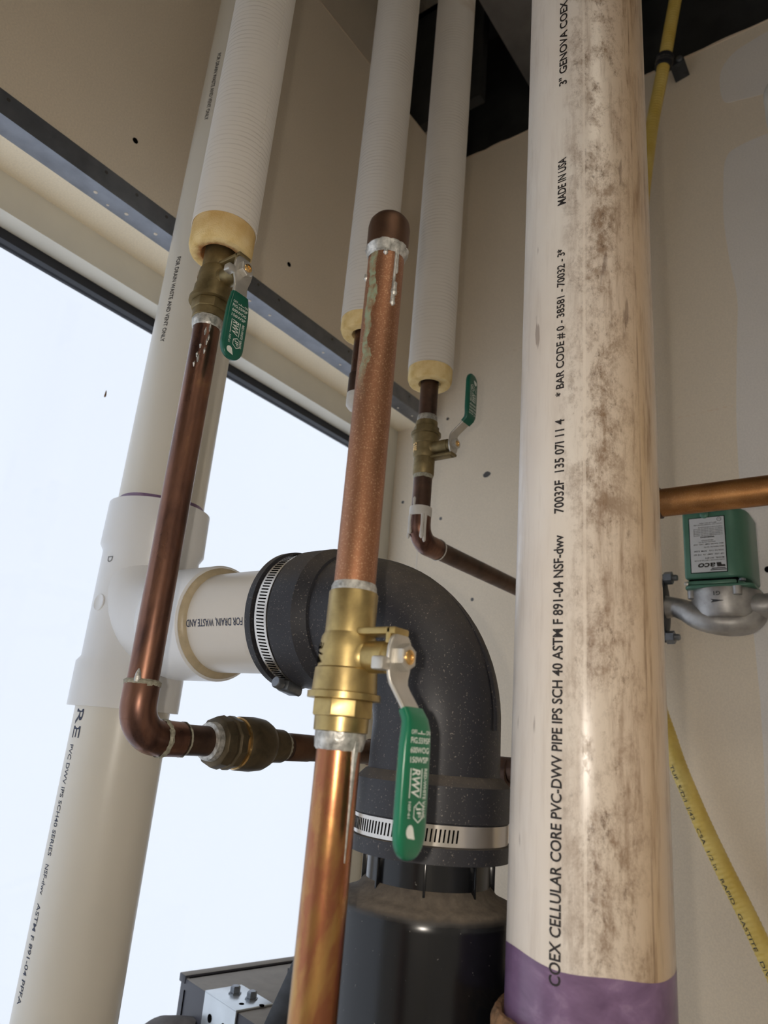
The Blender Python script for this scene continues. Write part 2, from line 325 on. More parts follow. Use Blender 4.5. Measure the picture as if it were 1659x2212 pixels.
def catmull(P, k):
    P = [Vector(p) for p in P]; out = []
    for i in range(len(P) - 1):
        a, b, c, d = P[max(0, i - 1)], P[i], P[i + 1], P[min(len(P) - 1, i + 2)]
        for j in range(k):
            t_ = j / k; out.append(0.5 * (2 * b + (c - a) * t_ + (2 * a - 5 * b + 4 * c - d) * t_ * t_ + (3 * b - a - 3 * c + d) * t_ ** 3))
    return out + [P[-1]]
def obj(name, mb, mat, parent=None, bevel=0.0, smooth=True, angle=38, bseg=2):
    off = parent['_o'] if parent is not None else (0, 0, 0)
    me = bpy.data.meshes.new(name)
    me.from_pydata([(v[0] - off[0], v[1] - off[1], v[2] - off[2]) for v in mb.v], [], mb.f)
    bm = bmesh.new(); bm.from_mesh(me); bmesh.ops.recalc_face_normals(bm, faces=bm.faces)
    if bevel:
        es = [e for e in bm.edges if len(e.link_faces) == 2 and e.calc_face_angle(0) > 0.6]
        bmesh.ops.bevel(bm, geom=es, offset=bevel, segments=bseg, affect='EDGES', profile=0.5)
    bm.to_mesh(me); bm.free()
    if smooth:
        for p in me.polygons: p.use_smooth = True
        me.set_sharp_from_angle(angle=math.radians(angle))
    me.materials.append(M[mat] if isinstance(mat, str) else mat)
    o = bpy.data.objects.new(name, me); COL.objects.link(o)
    if parent is not None: o.parent = parent
    o['_o'] = tuple(off)
    return o
def thing(name, loc, label, cat, group=None):
    o = bpy.data.objects.new(name, None); COL.objects.link(o); o.location = loc; o['_o'] = tuple(loc)
    o.empty_display_size = 0.02; o['label'] = label; o['category'] = cat
    if group: o['group'] = group
    return o
def struct(name, mb, mat, parent=None, bevel=0.0):
    o = obj(name, mb, mat, parent, bevel=bevel, smooth=bevel > 0)
    if parent is None: o['kind'] = 'structure'
    return o
def tag(o, label, cat, group=None):
    o['label'] = label; o['category'] = cat
    if group: o['group'] = group
    return o

def text2d(s, shear=0.0, bold=0.0):
    cu = bpy.data.curves.new('lettering', 'FONT'); cu.body = s; cu.resolution_u = 3; cu.shear = shear; cu.offset = bold
    t = bpy.data.objects.new('lettering', cu); COL.objects.link(t)
    bpy.context.view_layer.update()
    me = bpy.data.meshes.new_from_object(t.evaluated_get(bpy.context.evaluated_depsgraph_get()))
    vs = [(v.co.x, v.co.y) for v in me.vertices]; fs = [tuple(p.vertices) for p in me.polygons]
    bpy.data.objects.remove(t); bpy.data.curves.remove(cu); bpy.data.meshes.remove(me)
    x0 = min(v[0] for v in vs); x1 = max(v[0] for v in vs); y0 = min(v[1] for v in vs); y1 = max(v[1] for v in vs)
    return [((v[0] - x0) / (x1 - x0), (v[1] - y0) / (y1 - y0)) for v in vs], fs
def text_flat(mb, s, o, right, up, w, h, shear=0.0, bold=0.0):
    vs, fs = text2d(s, shear, bold); o = Vector(o); r = Vector(right); u = Vector(up)
    return mb.add([o + r * (v[0] * w) + u * (v[1] * h) for v in vs], fs)
def text_pipe(mb, s, cx, cy, rad, ang, z0, z1, h, bold=0.0, side=1):
    """text running along a vertical pipe from z0 to z1; letters' up direction turns by -side around the pipe"""
    vs, fs = text2d(s, 0, bold); R = rad + 0.00022
    out = []
    for a, b in vs:
        t = ang + side * (b - 0.5) * h / rad
        out.append((cx + R * math.cos(t), cy + R * math.sin(t), z0 + (z1 - z0) * a))
    return mb.add(out, fs)

# ================================================================== THE ROOM
XW, YB, ZT = -0.75, 1.11, 2.878
wl = struct('wall_left', MB().box((XW - 0.016, -1.6, 2.2239), (XW, YB, ZT)), 'gyp')
wl['label'] = 'shaded tan plasterboard wall above the window'
struct('cut_edge', MB().box((XW - 0.015, -1.6, ZT - 0.001), (XW + 0.0006, YB, ZT + 0.0015)), 'core', wl)
struct('soffit', MB().box((-0.90, -1.6, 2.2239), (XW - 0.016, YB, 2.24)), 'gyp_lit', wl)
for y, z in ((0.374, 2.318), (0.666, 2.318)):
    struct('screw_hole', MB().lathe((XW + 0.0004, y, z), (1, 0, 0), ((-0.004, 0.004), (0.0, 0.004)), 14), 'hole', wl)
struct('plaster_patch', MB().prism([(0.34, 2.875), (0.40, 2.875), (0.415, 2.80), (0.36, 2.845)], (XW, 0, 0), (0, 1, 0), (0, 0, 1), (1, 0, 0), 0.0004), 'mud', wl)

wb = struct('wall_back', MB().box((-0.90, YB, 0), (1.5, YB + 0.016, ZT)), 'gyp')
wb['label'] = 'plasterboard wall behind the pipes with patches of joint compound'
ragged = [(-0.90 + i * 0.04, ZT - 0.001) for i in range(61)] + [(1.5 - i * 0.02, ZT + 0.0008 + random.random() * 0.004) for i in range(121)]
struct('cut_edge', MB().prism(ragged, (0, YB - 0.0008, 0), (1, 0, 0), (0, 0, 1), (0, 1, 0), 0.015), 'core', wb)
def smooth_loop(p, k=6):
    out = []; n = len(p)
    for i in range(n):
        a, b, c, d = p[i - 1], p[i], p[(i + 1) % n], p[(i + 2) % n]
        for j in range(k):
            t = j / k
            out.append(tuple(0.5 * (2 * b[q] + (c[q] - a[q]) * t + (2 * a[q] - 5 * b[q] + 4 * c[q] - d[q]) * t * t + (3 * b[q] - a[q] - 3 * c[q] + d[q]) * t ** 3) for q in (0, 1)))
    return out
pa = [(-0.175, 2.798), (-0.157, 2.832), (-0.122, 2.847), (-0.06, 2.852), (0.02, 2.83), (0.02, 2.73), (-0.06, 2.71), (-0.103, 2.717), (-0.145, 2.726), (-0.172, 2.738)]
pb = [(-0.184, 2.539), (-0.176, 2.61), (-0.150, 2.628), (-0.08, 2.63), (0.10, 2.62), (0.12, 2.0), (0.10, 1.2), (-0.17, 1.2), (-0.185, 1.7), (-0.191, 2.044), (-0.181, 2.24), (-0.175, 2.324), (-0.182, 2.406), (-0.186, 2.482)]
for p in (pa, pb):
    struct('plaster_patch', MB().prism(smooth_loop(p), (0, YB, 0), (1, 0, 0), (0, 0, 1), (0, -1, 0), 0.0005), 'mud', wb)
for x, z in ((-0.717, 2.017), (-0.715, 2.2276), (-0.810, 2.0626), (-0.6395, 1.8556), (-0.50, 1.64)):
    struct('screw_hole', MB().lathe((x, YB - 0.0004, z), (0, 1, 0), ((0.0, 0.0032), (0.004, 0.0032)), 12), 'screw', wb)
struct('scuff', MB().prism(smooth_loop([(-0.628, 2.094), (-0.620, 2.099), (-0.612, 2.094), (-0.618, 2.088), (-0.626, 2.088)]), (0, YB, 0), (1, 0, 0), (0, 0, 1), (0, -1, 0), 0.0003), 'screw', wb)
struct('board_joint', MB().box((-0.767, YB - 0.0004, 0.0), (-0.7655, YB, 2.15)), 'mud', wb)
for a, b, n in (((-0.285, 2.135), (-0.185, 2.14), 9), ((-0.60, 2.34), (-0.52, 2.35), 6)):
    for i in range(n):
        t = i / n; x = a[0] + (b[0] - a[0]) * t; z = a[1] + (b[1] - a[1]) * t + random.uniform(-0.0008, 0.0008); L = random.uniform(0.003, 0.008)
        struct('tear', MB().box((x, YB - 0.0004, z), (x + L, YB, z + random.uniform(0.001, 0.0022))), 'core', wb)
struct('screw', MB().lathe((-0.1625, YB - 0.004, 1.8765), (0, 1, 0), ((0, 0.003), (0.001, 0.0045), (0.004, 0.0045)), 12), 'hole', wb)

struct('floor', MB().box((-0.95, -1.62, -0.05), (1.52, 1.95, 0.0)), 'floor')
struct('wall_right', MB().box((1.5, -1.6, 0), (1.52, YB, 3.45)), 'room')
struct('wall_front', MB().box((-0.95, -1.62, 0), (1.52, -1.6, 3.45)), 'room')
struct('wall_left_lower', MB().box((-0.90, -1.6, 0.0), (XW, YB, 0.42)), 'gyp')
struct('wall_left_upper', MB().box((-0.835, -1.6, 2.24), (-0.80, 1.95, 3.45)), 'gyp')
struct('wall_back_upper', MB().box((-0.95, 1.93, 0), (1.52, 1.95, 3.45)), 'dark')
struct('ceiling', MB().box((-0.95, -1.62, 3.45), (1.52, 1.95, 3.5)), 'dark')
bm_ = struct('beam_1', MB().box((-0.797, 0.978, 2.88), (-0.60, 1.0, 3.23)).box((-0.797, 0.978, 3.21), (-0.60, 1.11, 3.23)), 'black_steel_void'); bm_['kind'] = 'structure'
struct('dark_void_sheet', MB().box((-0.797, 1.135, 2.60), (1.5, 1.15, 3.45)), 'black_steel_void')  # black sheet standing in for the dark void above the back wall
du = tag(obj('air_duct', MB().box((-0.555, 0.78, 3.0), (-0.34, 1.13, 3.18)), 'duct', bevel=0.003), 'dark grey air duct in the gap above the back wall', 'duct')

# window: structure
wn = bpy.data.objects.new('window_1', None); COL.objects.link(wn); wn['kind'] = 'structure'; wn['_o'] = (0, 0, 0); wn['label'] = 'large bright window in a pale grey metal frame'
FX, GX = -0.8372, -0.8726
obj('head_frame', MB().box((GX, -1.6, 2.1754), (FX, YB, 2.2239)), 'frame', wn)
obj('jamb_frame', MB().box((GX, 1.075, 0.42), (FX, YB, 2.1754)), 'frame', wn)
obj('jamb_frame', MB().box((GX, -1.6, 0.42), (FX, -1.56, 2.1754)), 'frame', wn)
obj('sill_frame', MB().box((GX, -1.56, 0.42), (FX, 1.075, 0.46)), 'frame', wn)
obj('gasket', MB().box((GX - 0.02, -1.56, 2.1617), (GX + 0.0005, 1.075, 2.1754)), 'gasket', wn)
obj('gasket', MB().box((GX - 0.02, 1.062, 0.46), (GX + 0.0005, 1.075, 2.1617)), 'gasket', wn)
obj('glass_pane', MB().box((GX - 0.016, -1.56, 0.46), (GX - 0.010, 1.062, 2.1617)), 'glass', wn)
obj('glass_speck', MB().prism(smooth_loop([(0.481, 2.027), (0.4835, 2.028), (0.4835, 2.034), (0.482, 2.037)]), (GX - 0.0098, 0, 0), (0, 1, 0), (0, 0, 1), (1, 0, 0), 0.0003), 'rust', wn)

# galvanised angle along the bottom edge of the plasterboard
tr = struct('trim_1', MB().box((XW, -1.6, 2.2239), (XW + 0.0012, 1.104, 2.252)).box((XW - 0.0305, -1.6, 2.2227), (XW + 0.0012, 1.104, 2.2239)), 'galv')
tr['label'] = 'galvanised steel angle along the lower edge of the tan wall'
for y in (0.223, 0.347, 0.392, 0.439, 0.61, 0.655, 0.785, 0.83, 1.02):
    obj('rivet_hole', MB().lathe((XW + 0.0013, y, 2.2443), (1, 0, 0), ((-0.0005, 0.0023), (0.0002, 0.0023)), 12), 'screw', tr)
for x, y, r in ((-0.766, 0.348, .0026), (-0.773, 0.370, .0018), (-0.766, 0.393, .0026), (-0.765, 0.438, .0026), (-0.765, 0.612, .0024), (-0.766, 0.656, .0024), (-0.765, 0.784, .0024), (-0.765, 0.830, .0022), (-0.771, 1.016, .0022), (-0.766, 1.058, .0022)):
    obj('rivet', MB().lathe((x, y, 2.2228), (0, 0, -1), ((-0.0005, r), (0.0005, r), (0.0008, r * 0.6)), 12), 'white_plug', tr)

# two fill lights added out of view behind the viewer to brighten the room
def emit(name, c, st):
    n = NT(name); n.b.inputs['Emission Color'].default_value = c; n.b.inputs['Emission Strength'].default_value = st
    return n.set(n.ramp(n.noise(30), (0.3, srgb(240, 238, 230)), (0.7, srgb(250, 248, 242))), 0.5)
M['fill_on'] = emit('fill_diffuser', (1.0, 0.91, 0.76, 1), FILL)
for i_, y_ in enumerate((-0.10, -0.95)):
    t = thing('added_fill_light', (0.65, y_, 2.60), ('nearer', 'farther')[i_] + ' added louvred fill light, unseen behind the viewer', 'lamp', 'added fill lights')
    X0, X1, Y0, Y1, Z0, Z1 = 0.10, 1.20, y_ - 0.22, y_ + 0.22, 2.60, 2.78
    obj('tray', MB().box((X0, Y0, Z1), (X1, Y1, Z1 + 0.03)).box((X0, Y0, Z0), (X0 + 0.006, Y1, Z1)).box((X1 - 0.006, Y0, Z0), (X1, Y1, Z1)).box((X0, Y0, Z0), (X1, Y0 + 0.006, Z1)).box((X0, Y1 - 0.006, Z0), (X1, Y1, Z1)), 'duct', t)
    obj('diffuser', MB().box((X0 + 0.01, Y0 + 0.01, Z1 - 0.012), (X1 - 0.01, Y1 - 0.01, Z1 - 0.001)), 'fill_on', t)
    for k_ in range(1, 4): obj('louvre', MB().box((X0 + (X1 - X0) * k_ / 4 - 0.002, Y0 + 0.006, Z0), (X0 + (X1 - X0) * k_ / 4 + 0.002, Y1 - 0.006, Z1 - 0.02)), 'duct', t)
    for x_ in (0.3, 1.0): obj('hanger', MB().lathe((x_, y_, Z1 + 0.03), (0, 0, 1), [(0, 0.004), (3.45 - Z1 - 0.03, 0.004)], 8), 'bolt', t)

# ================================================================== PVC DRAIN PIPE (nearest, dirty)
BX, BY, BR = -0.1658, 0.4315, 0.04445
t = thing('drain_pipe', (BX, BY, 0), 'dirt-streaked cream plastic drain pipe with purple band near its foot', 'pipe')
p = obj('pipe', MB().lathe((BX, BY, 0), (0, 0, 1), [(0.0, BR), (1.2, BR), (3.45, BR)], 96), 'pvc_dirty_sidelit', t)
A0 = math.atan2(-BY, -BX)           # azimuth that looks back at the room
TA = A0 - math.asin(0.365)
for s_, z0, z1 in (('COEX CELLULAR CORE PVC-DWV PIPE IPS SCH 40 ASTM F 891-04 NSF-dwv', 1.492, 1.7254), ('70032F  135 07I 11 4', 1.739, 1.8009),
                   ('* BAR CODE # 0 - 38581 - 70032 - 3*', 1.817, 1.9287), ('MADE IN USA', 1.9653, 2.0058), ('3" GENOVA COEX CELLULAR CORE PVC-DWV PIPE', 2.0735, 2.31)):
    lt = MB(); text_pipe(lt, s_, BX, BY, BR, TA, z0, z1, 0.0064, 0.022, -1)
    obj('lettering', lt, 'ink', p, smooth=False)
pm = MB(); n_ = 72
for k in range(n_):
    a = 2 * PI * k / n_; zt = 1.4988 + 0.0016 * math.sin(a * 2 + 0.6) + 0.001 * math.sin(a * 5) + 0.0022 * math.cos(a - A0 + 0.5)
    for z in (1.45, zt): pm.v.append((BX + (BR + 0.00016) * math.cos(a), BY + (BR + 0.00016) * math.sin(a), z))
for k in range(n_): pm.f.append((2 * k, 2 * ((k + 1) % n_), 2 * ((k + 1) % n_) + 1, 2 * k + 1))
obj('primer_band', pm, 'primer', t)
obj('joint_filler', MB().lathe((BX, BY, 0), (0, 0, 1), [(1.430, BR), (1.466, BR), (1.4695, BR + 0.002), (1.470, BR + 0.0045), (1.465, BR + 0.0068), (1.43, BR + 0.0060)], 90, False, 0.03), 'rust', t)
obj('hub', MB().lathe((BX, BY, 0), (0, 0, 1), [(1.30, BR + 0.003), (1.39, BR + 0.003), (1.395, BR + 0.0066), (1.4605, BR + 0.0066), (1.463, BR + 0.006), (1.462, BR)], 72), 'castiron', t)

# ================================================================== PVC VENT STACK WITH TEE
LX, LY, LR = -0.638, 0.438, 0.04445
t = thing('vent_stack', (LX, LY, 0), 'ivory plastic vent pipe with a white tee in front of the window', 'pipe')
p = obj('upper_pipe', MB().lathe((LX, LY, 0), (0, 0, 1), [(1.78, LR), (2.5, LR), (3.45, LR)], 72), 'pvc', t)
LA = math.atan2(-LY, -LX)
for s_, z0, z1, sn in (('FOR DRAIN WASTE AND VENT ONLY', 2.4129, 2.3045, -0.72), ('FOR DRAIN WASTE AND VENT ONLY', 2.1051, 1.9946, -0.70)):
    lt = MB(); text_pipe(lt, s_, LX, LY, LR, LA + math.asin(sn), z0, z1, 0.0058, 0.02, 1)
    obj('lettering', lt, 'ink', p, smooth=False)
q = obj('lower_pipe', MB().lathe((LX, LY, 0), (0, 0, 1), [(0.0, LR), (1.64, LR)], 72), 'pvc', t)
for s_, sn, z0, z1, h_ in (('RE', -0.845, 1.606, 1.580, 0.0115), ('PVC DWV IPS SCH40 SERIES', -0.88, 1.574, 1.480, 0.0062), ('NSF-dwv', -0.88, 1.473, 1.449, 0.0062), ('ASTM F 891-04 PPFA', -0.88, 1.442, 1.366, 0.0062)):
    lt = MB(); text_pipe(lt, s_, LX, LY, LR, LA + math.asin(sn), z0, z1, h_, 0.006, 1)
    obj('lettering', lt, 'ink_blue', q, smooth=False)
pp = MB()
for k in range(72):
    a = 2 * PI * k / 72; zt = 1.8175 + 0.002 * math.sin(a + 2.0) + 0.0012 * math.sin(3 * a)
    for z in (1.80, zt): pp.v.append((LX + (LR + 0.0002) * math.cos(a), LY + (LR + 0.0002) * math.sin(a), z))
for k in range(72): pp.f.append((2 * k, 2 * ((k + 1) % 72), 2 * ((k + 1) % 72) + 1, 2 * k + 1))
obj('primer_band', pp, 'primer', t)
SR = 0.0523; SZ = 1.691
tee = MB().lathe((LX, LY, 0), (0, 0, 1), [(1.609, LR), (1.609, SR), (1.6505, SR), (1.656, 0.0485), (1.7625, 0.0485), (1.769, SR), (1.8135, SR - 0.0005), (1.8145, LR)], 72, False)
# swept branch: a quarter bend that blends the run into the branch socket
bp = []; br = []
for i in range(13):
    a = i / 12 * PI / 2; bp.append((LX + 0.062 * (1 - math.cos(a)) , LY, SZ + 0.060 * (1 - math.sin(a)))); br.append(0.0478)
bp += [(LX + 0.066, LY, SZ)]; br += [0.0478]
tee.sweep(bp, br, 48, True)
tee.lathe((0, LY, SZ), (1, 0, 0), [(LX + 0.060, 0.0478), (LX + 0.066, 0.0515), (LX + 0.072, SR), (-0.5135, SR), (-0.5120, SR - 0.0015), (-0.5120, LR)], 64, False)
te = obj('tee_fitting', tee, 'pvc_fit', t)
lt = MB(); text_pipe(lt, 'D', LX, LY, 0.0486, LA - 0.92, 1.752, 1.746, 0.0075, 0.01, -1); obj('lettering', lt, 'ink_grey', te, smooth=False)
a = LA - 1.0; md = Vector((math.cos(a), math.sin(a), 0))
obj('moulded_seal', MB().lathe(Vector((LX, LY, 1.706)) + md * 0.0480, md, [(0, 0.0085), (0.0008, 0.0085), (0.0012, 0.0078), (0.0006, 0.0068)], 28), 'pvc_fit', te)
obj('glue_bead', MB().lathe((0, LY, SZ), (1, 0, 0), [(-0.5125, SR - 0.002), (-0.5105, SR - 0.003), (-0.5085, LR + 0.002), (-0.5075, LR)], 64, False, 0.006), 'glue', te)
st = obj('branch_pipe', MB().lathe((0, LY, SZ), (1, 0, 0), [(-0.545, LR), (-0.372, LR)], 72), 'pvc_stub', t)
lt = MB(); vs, fs = text2d('FOR DRAIN, WASTE AND', 0, 0.01); th0 = math.radians(-10)
lt.add([(-0.4375 - 0.0700 * a_, LY - (LR + 0.0003) * math.cos(th0 - (b_ - 0.5) * 0.0074 / LR), SZ + (LR + 0.0003) * math.sin(th0 - (b_ - 0.5) * 0.0074 / LR)) for a_, b_ in vs], fs)
obj('lettering', lt, 'ink_blue', st, smooth=False)

# ================================================================== RUBBER ELBOW
EX, EY = -0.276, 0.438
t = thing('rubber_elbow', (EX, EY, 1.53), 'black rubber drain elbow held by steel hose clamps', 'elbow coupling')
BRD = 0.078
pts = []; rr = []
for x, r in ((-0.4225, 0.048), (-0.4225, 0.0565), (-0.4165, 0.0565), (-0.4160, 0.0535), (-0.3985, 0.0535), (-0.398, 0.0558), (-0.374, 0.0558), (-0.364, 0.0500), (-0.3635, 0.0478)):
    pts.append((x, EY, SZ)); rr.append(r)
for i in range(21):
    a = i / 20 * PI / 2; pts.append((EX - BRD + BRD * math.sin(a), EY, SZ - BRD + BRD * math.cos(a))); rr.append(0.0476 - 0.0036 * i / 20)
for z, r in ((1.5835, 0.0445), (1.5830, 0.0462), (1.5775, 0.0515), (1.5565, 0.0515), (1.556, 0.0497), (1.5435, 0.0497), (1.543, 0.0525), (1.5337, 0.0525), (1.5337, 0.042)):
    pts.append((EX, EY, z)); rr.append(r)
mb = MB(); seg = 72
# explicit tangents keep the stepped ends square
vs = []
for i, (p_, r_) in enumerate(zip(pts, rr)):
    if i < 9: d = Vector((1, 0, 0))
    elif i > 29: d = Vector((0, 0, -1))
    else:
        a = (i - 9) / 20 * PI / 2; d = Vector((math.cos(a), 0, -math.sin(a)))
    y_ = Vector((0, 1, 0)); x_ = y_.cross(d)
    for k in range(seg):
        a = 2 * PI * k / seg; vs.append(Vector(p_) + x_ * (r_ * math.cos(a)) + y_ * (r_ * math.sin(a)))
mb.add(vs, [(i * seg + k, i * seg + (k + 1) % seg, (i + 1) * seg + (k + 1) % seg, (i + 1) * seg + k) for i in range(len(pts) - 1) for k in range(seg)])
obj('body', mb, 'rubber', t, angle=30)
obj('mould_seam', MB().sweep([(EX - BRD + (BRD + 0.0455) * math.sin(i / 20 * PI / 2), EY, SZ - BRD + (BRD + 0.0455) * math.cos(i / 20 * PI / 2)) for i in range(21)], 0.0012, 6), 'rubber', t)
def clamp(o, ax, w, r, scr_dir, slot_from, slot_to, rub_parent):
    o = Vector(o); ax = Vector(ax); up = Vector((0, 0, 1)) if abs(ax.z) < 0.5 else Vector((1, 0, 0))
    b = obj('clamp_band', MB().lathe(o, ax, [(0, r), (0, r + 0.0008), (w, r + 0.0008), (w, r)], 96, False), 'steel', rub_parent)
    x = up; y = ax.cross(x); sl = MB(); n = int((slot_to - slot_from) * r / 0.0026)
    for i in range(n):
        a = slot_from + (slot_to - slot_from) * i / n; d = x * math.cos(a) + y * math.sin(a); tg = ax.cross(d); sk = ax * 1.0 + tg * 0.10; sk.normalize()
        c = o + ax * (w * 0.5) + d * (r + 0.00085)
        sl.box((-0.0005, -w * 0.31, -0.0003), (0.0005, w * 0.31, 0.00012), (c, tg, sk, d))
    obj('slots', sl, 'hole', b, smooth=False)
    d = x * math.cos(scr_dir) + y * math.sin(scr_dir); tg = ax.cross(d)
    c = o + ax * (w * 0.5) + d * (r + 0.0045)
    obj('screw_housing', MB().box((-0.009, -w * 0.55, -0.0045), (0.009, w * 0.55, 0.004), (c, tg, ax, d)), 'bolt', b, bevel=0.0025)
    obj('screw', MB().lathe(c + tg * -0.017, tg, [(0, 0.0038), (0.001, 0.0045), (0.0065, 0.0045), (0.0066, 0.0032), (0.026, 0.0032), (0.029, 0.0028)], 18), 'bolt', b)
# band axis +X; x = up (0,0,1), y = X x Z = -Y : angle 0 top, +90 deg toward the room
clamp((-0.4135, EY, SZ), (1, 0, 0), 0.0125, 0.0538, math.radians(168), math.radians(5), math.radians(158), t)
# band axis +Z; x = +X, y = Z x X = +Y : room side is about -120..-60 deg
clamp((EX, EY, 1.5437), (0, 0, 1), 0.0118, 0.0500, math.radians(120), math.radians(-178), math.radians(-36), t)

# ================================================================== BLACK CANISTER BELOW THE ELBOW
t = thing('discharge_canister', (EX, EY, 0), 'glossy black plastic canister under the rubber elbow', 'canister')
obj('body', MB().lathe((EX, EY, 0), (0, 0, 1), [(0.0, 0.0585), (1.40, 0.0585), (1.4985, 0.0585), (1.5045, 0.0580), (1.5075, 0.0555), (1.5095, 0.050), (1.512, 0.045), (1.516, 0.0420), (1.5175, 0.0402)], 80), 'plastic', t)
obj('neck', MB().lathe((EX, EY, 0), (0, 0, 1), [(1.512, 0.0402), (1.60, 0.0402)], 64), 'plastic', t)
for k in range(8):
    a = math.radians(-150 + k * 45); d = Vector((math.cos(a), math.sin(a), 0)); tg = Vector((-d.y, d.x, 0))
    obj('rib', MB().box((0.039, -0.0008, 1.513), (0.0432, 0.0008, 1.533), (Vector((EX, EY, 0)), d, tg, Vector((0, 0, 1)))), 'plastic', t, bevel=0.0003)

# ================================================================== BALL VALVES
def ribbon(samples, nseg, flat_x=0.0):
    """samples: (x, z, width, thick) ; rounded-rectangle section in Y and the local normal"""
    mb = MB(); vs = []; n = len(samples)
    for i, (x, z, w, th) in enumerate(samples):
        a = samples[max(0, i - 1)]; b = samples[min(n - 1, i + 1)]; d = Vector((b[0] - a[0], 0, b[1] - a[1])).normalized()
        nr = Vector((0, 1, 0)).cross(d)
        for k in range(nseg):
            t_ = 2 * PI * (k + 0.5) / nseg; c, s = math.cos(t_), math.sin(t_); e = 0.5
            cy = math.copysign(abs(c) ** 0.35, c) * w / 2; cn = math.copysign(abs(s) ** e, s) * th / 2
            vs.append(Vector((x, 0, z)) + Vector((0, 1, 0)) * cy + nr * cn)
    return mb.add(vs, [(i * nseg + k, i * nseg + (k + 1) % nseg, (i + 1) * nseg + (k + 1) % nseg, (i + 1) * nseg + k) for i in range(n - 1) for k in range(nseg)] + [tuple(range(nseg - 1, -1, -1)), tuple((n - 1) * nseg + k for k in range(nseg))])

def valve(loc, flip, sc, out, po, brass, green, label, hl=0.088, size_mark='3/4'):
    """stem along +X at loc; handle hangs down (flip=False) or stands up (flip=True)"""
    t = thing('ball_valve', loc, label, 'valve')
    L = Vector(loc)
    def X(mb):      # local -> world
        w = MB(); w.f = mb.f
        w.v = [tuple(L + Vector((v[0], -v[1], -v[2]) if flip else v) * sc) for v in (Vector(q) for q in mb.v)]
        return w
    Z = (0, 0, 1); o = (0, 0, 0)
    obj('body', X(MB().lathe(o, Z, [(-0.0178, 0.0118), (-0.0176, 0.0166), (-0.0066, 0.0160), (-0.0058, 0.0149), (0.004, 0.0148), (0.0095, 0.0143), (0.0118, 0.0131), (0.0120, 0.0122)], 48)), brass, t)
    obj('socket', X(MB().lathe(o, Z, [(0.0112, 0.0125), (0.0118, 0.0130), (0.0330, 0.0130), (0.0338, 0.0124), (0.0338, 0.0112)], 48)), brass, t)
    obj('flange', X(MB().lathe(o, Z, [(-0.0214, 0.0160), (-0.0212, 0.0186), (-0.0182, 0.0186), (-0.0176, 0.0170)], 48)), brass, t)
    obj('hex_nut', X(MB().lathe(o, Z, [(-0.0300, 0.0150), (-0.0294, 0.0158), (-0.0214, 0.0158)], 8, phase=0.3)), brass, t, angle=20, bevel=0.0005)
    obj('sleeve', X(MB().lathe(o, Z, [(-0.0372, 0.0122), (-0.0366, 0.0136), (-0.0290, 0.0138)], 40)), brass, t)
    obj('solder_ring', X(MB().lathe(o, Z, [(-0.0455, 0.01125), (-0.0445, 0.0121), (-0.0405, 0.0127), (-0.0370, 0.0128)], 40, False, 0.05)), 'solder', t)
    obj('solder_ring', X(MB().lathe(o, Z, [(0.0334, 0.0122), (0.0365, 0.0120), (0.0385, 0.0112)], 40, False, 0.05)), 'solder' if not flip else 'flux', t)
    obj('stem_boss', X(MB().lathe(o, (1, 0, 0), [(0.004, 0.0108), (0.0125, 0.0092), (0.0140, 0.0080), (po - 0.0065, 0.0080), (po - 0.006, 0.0072), (po - 0.003, 0.0070), (po - 0.0028, 0.0045), (po, 0.0045)], 32)), brass, t)
    obj('stop_lug', X(MB().box((0.0085, -0.0075, 0.0105), (po + 0.0015, 0.0050, 0.0140)).box((po - 0.004, -0.0075, 0.0060), (po - 0.001, 0.0010, 0.0140))), brass, t, bevel=0.0008)
    gx = po + out
    plate = [(po, 0.0115, 0.006, 0.002), (po, 0.0105, 0.012, 0.0024), (po, 0.008, 0.0165, 0.0026), (po, 0.004, 0.0192, 0.0026), (po, -0.001, 0.020, 0.0026), (po, -0.006, 0.0185, 0.0026), (po, -0.010, 0.0160, 0.0026),
             (po + out * 0.06, -0.013, 0.0145, 0.0026), (po + out * 0.22, -0.016, 0.0138, 0.0026), (po + out * 0.75, -0.025, 0.0140, 0.0026), (po + out * 0.94, -0.029, 0.0150, 0.0026), (gx, -0.033, 0.0160, 0.0026), (gx, -0.045, 0.016, 0.0026)]
    h = obj('handle', X(ribbon(plate, 20)), 'zinc', t, angle=50)
    obj('stop_tooth', X(MB().box((po - 0.0060, -0.0150, -0.0075), (po + 0.0012, -0.0080, -0.0010))), 'zinc', h, bevel=0.0012)
    obj('stem_nut', X(MB().lathe(o, (1, 0, 0), [(po + 0.001, 0.0068), (po + 0.0056, 0.0068), (po + 0.0062, 0.0060)], 6)), 'zinc', t, smooth=False)
    obj('stem_tip', X(MB().lathe(o, (1, 0, 0), [(po + 0.004, 0.0036), (po + 0.0068, 0.0036), (po + 0.0074, 0.0026), (po + 0.0074, 0.0014), (po + 0.0066, 0.0010)], 18)), 'gold', t)
    g = [(po + out * 0.72, -0.0245, 0.0165, 0.0050), (po + out * 0.94, -0.029, 0.0178, 0.0056), (gx, -0.0335, 0.0196, 0.0058), (gx, -0.040, 0.0212, 0.0058)]
    e = hl; w = 0.0216
    g += [(gx, -0.050, w, 0.0058), (gx, -(e - 0.012), w, 0.0058)]
    for i in range(1, 9):
        a = i / 8 * PI / 2; g.append((gx, -(e - 0.012) - 0.012 * math.sin(a), max(0.004, w * math.cos(a * 0.93)), 0.0058 * max(0.35, math.cos(a * 0.8))))
    gr = obj('grip', X(ribbon(g, 24)), green, t, angle=60)
    lt = MB(); fx = gx + 0.00305; Y = (0, 1, 0); Zu = (0, 0, 1); dn = (0, 0, -1)
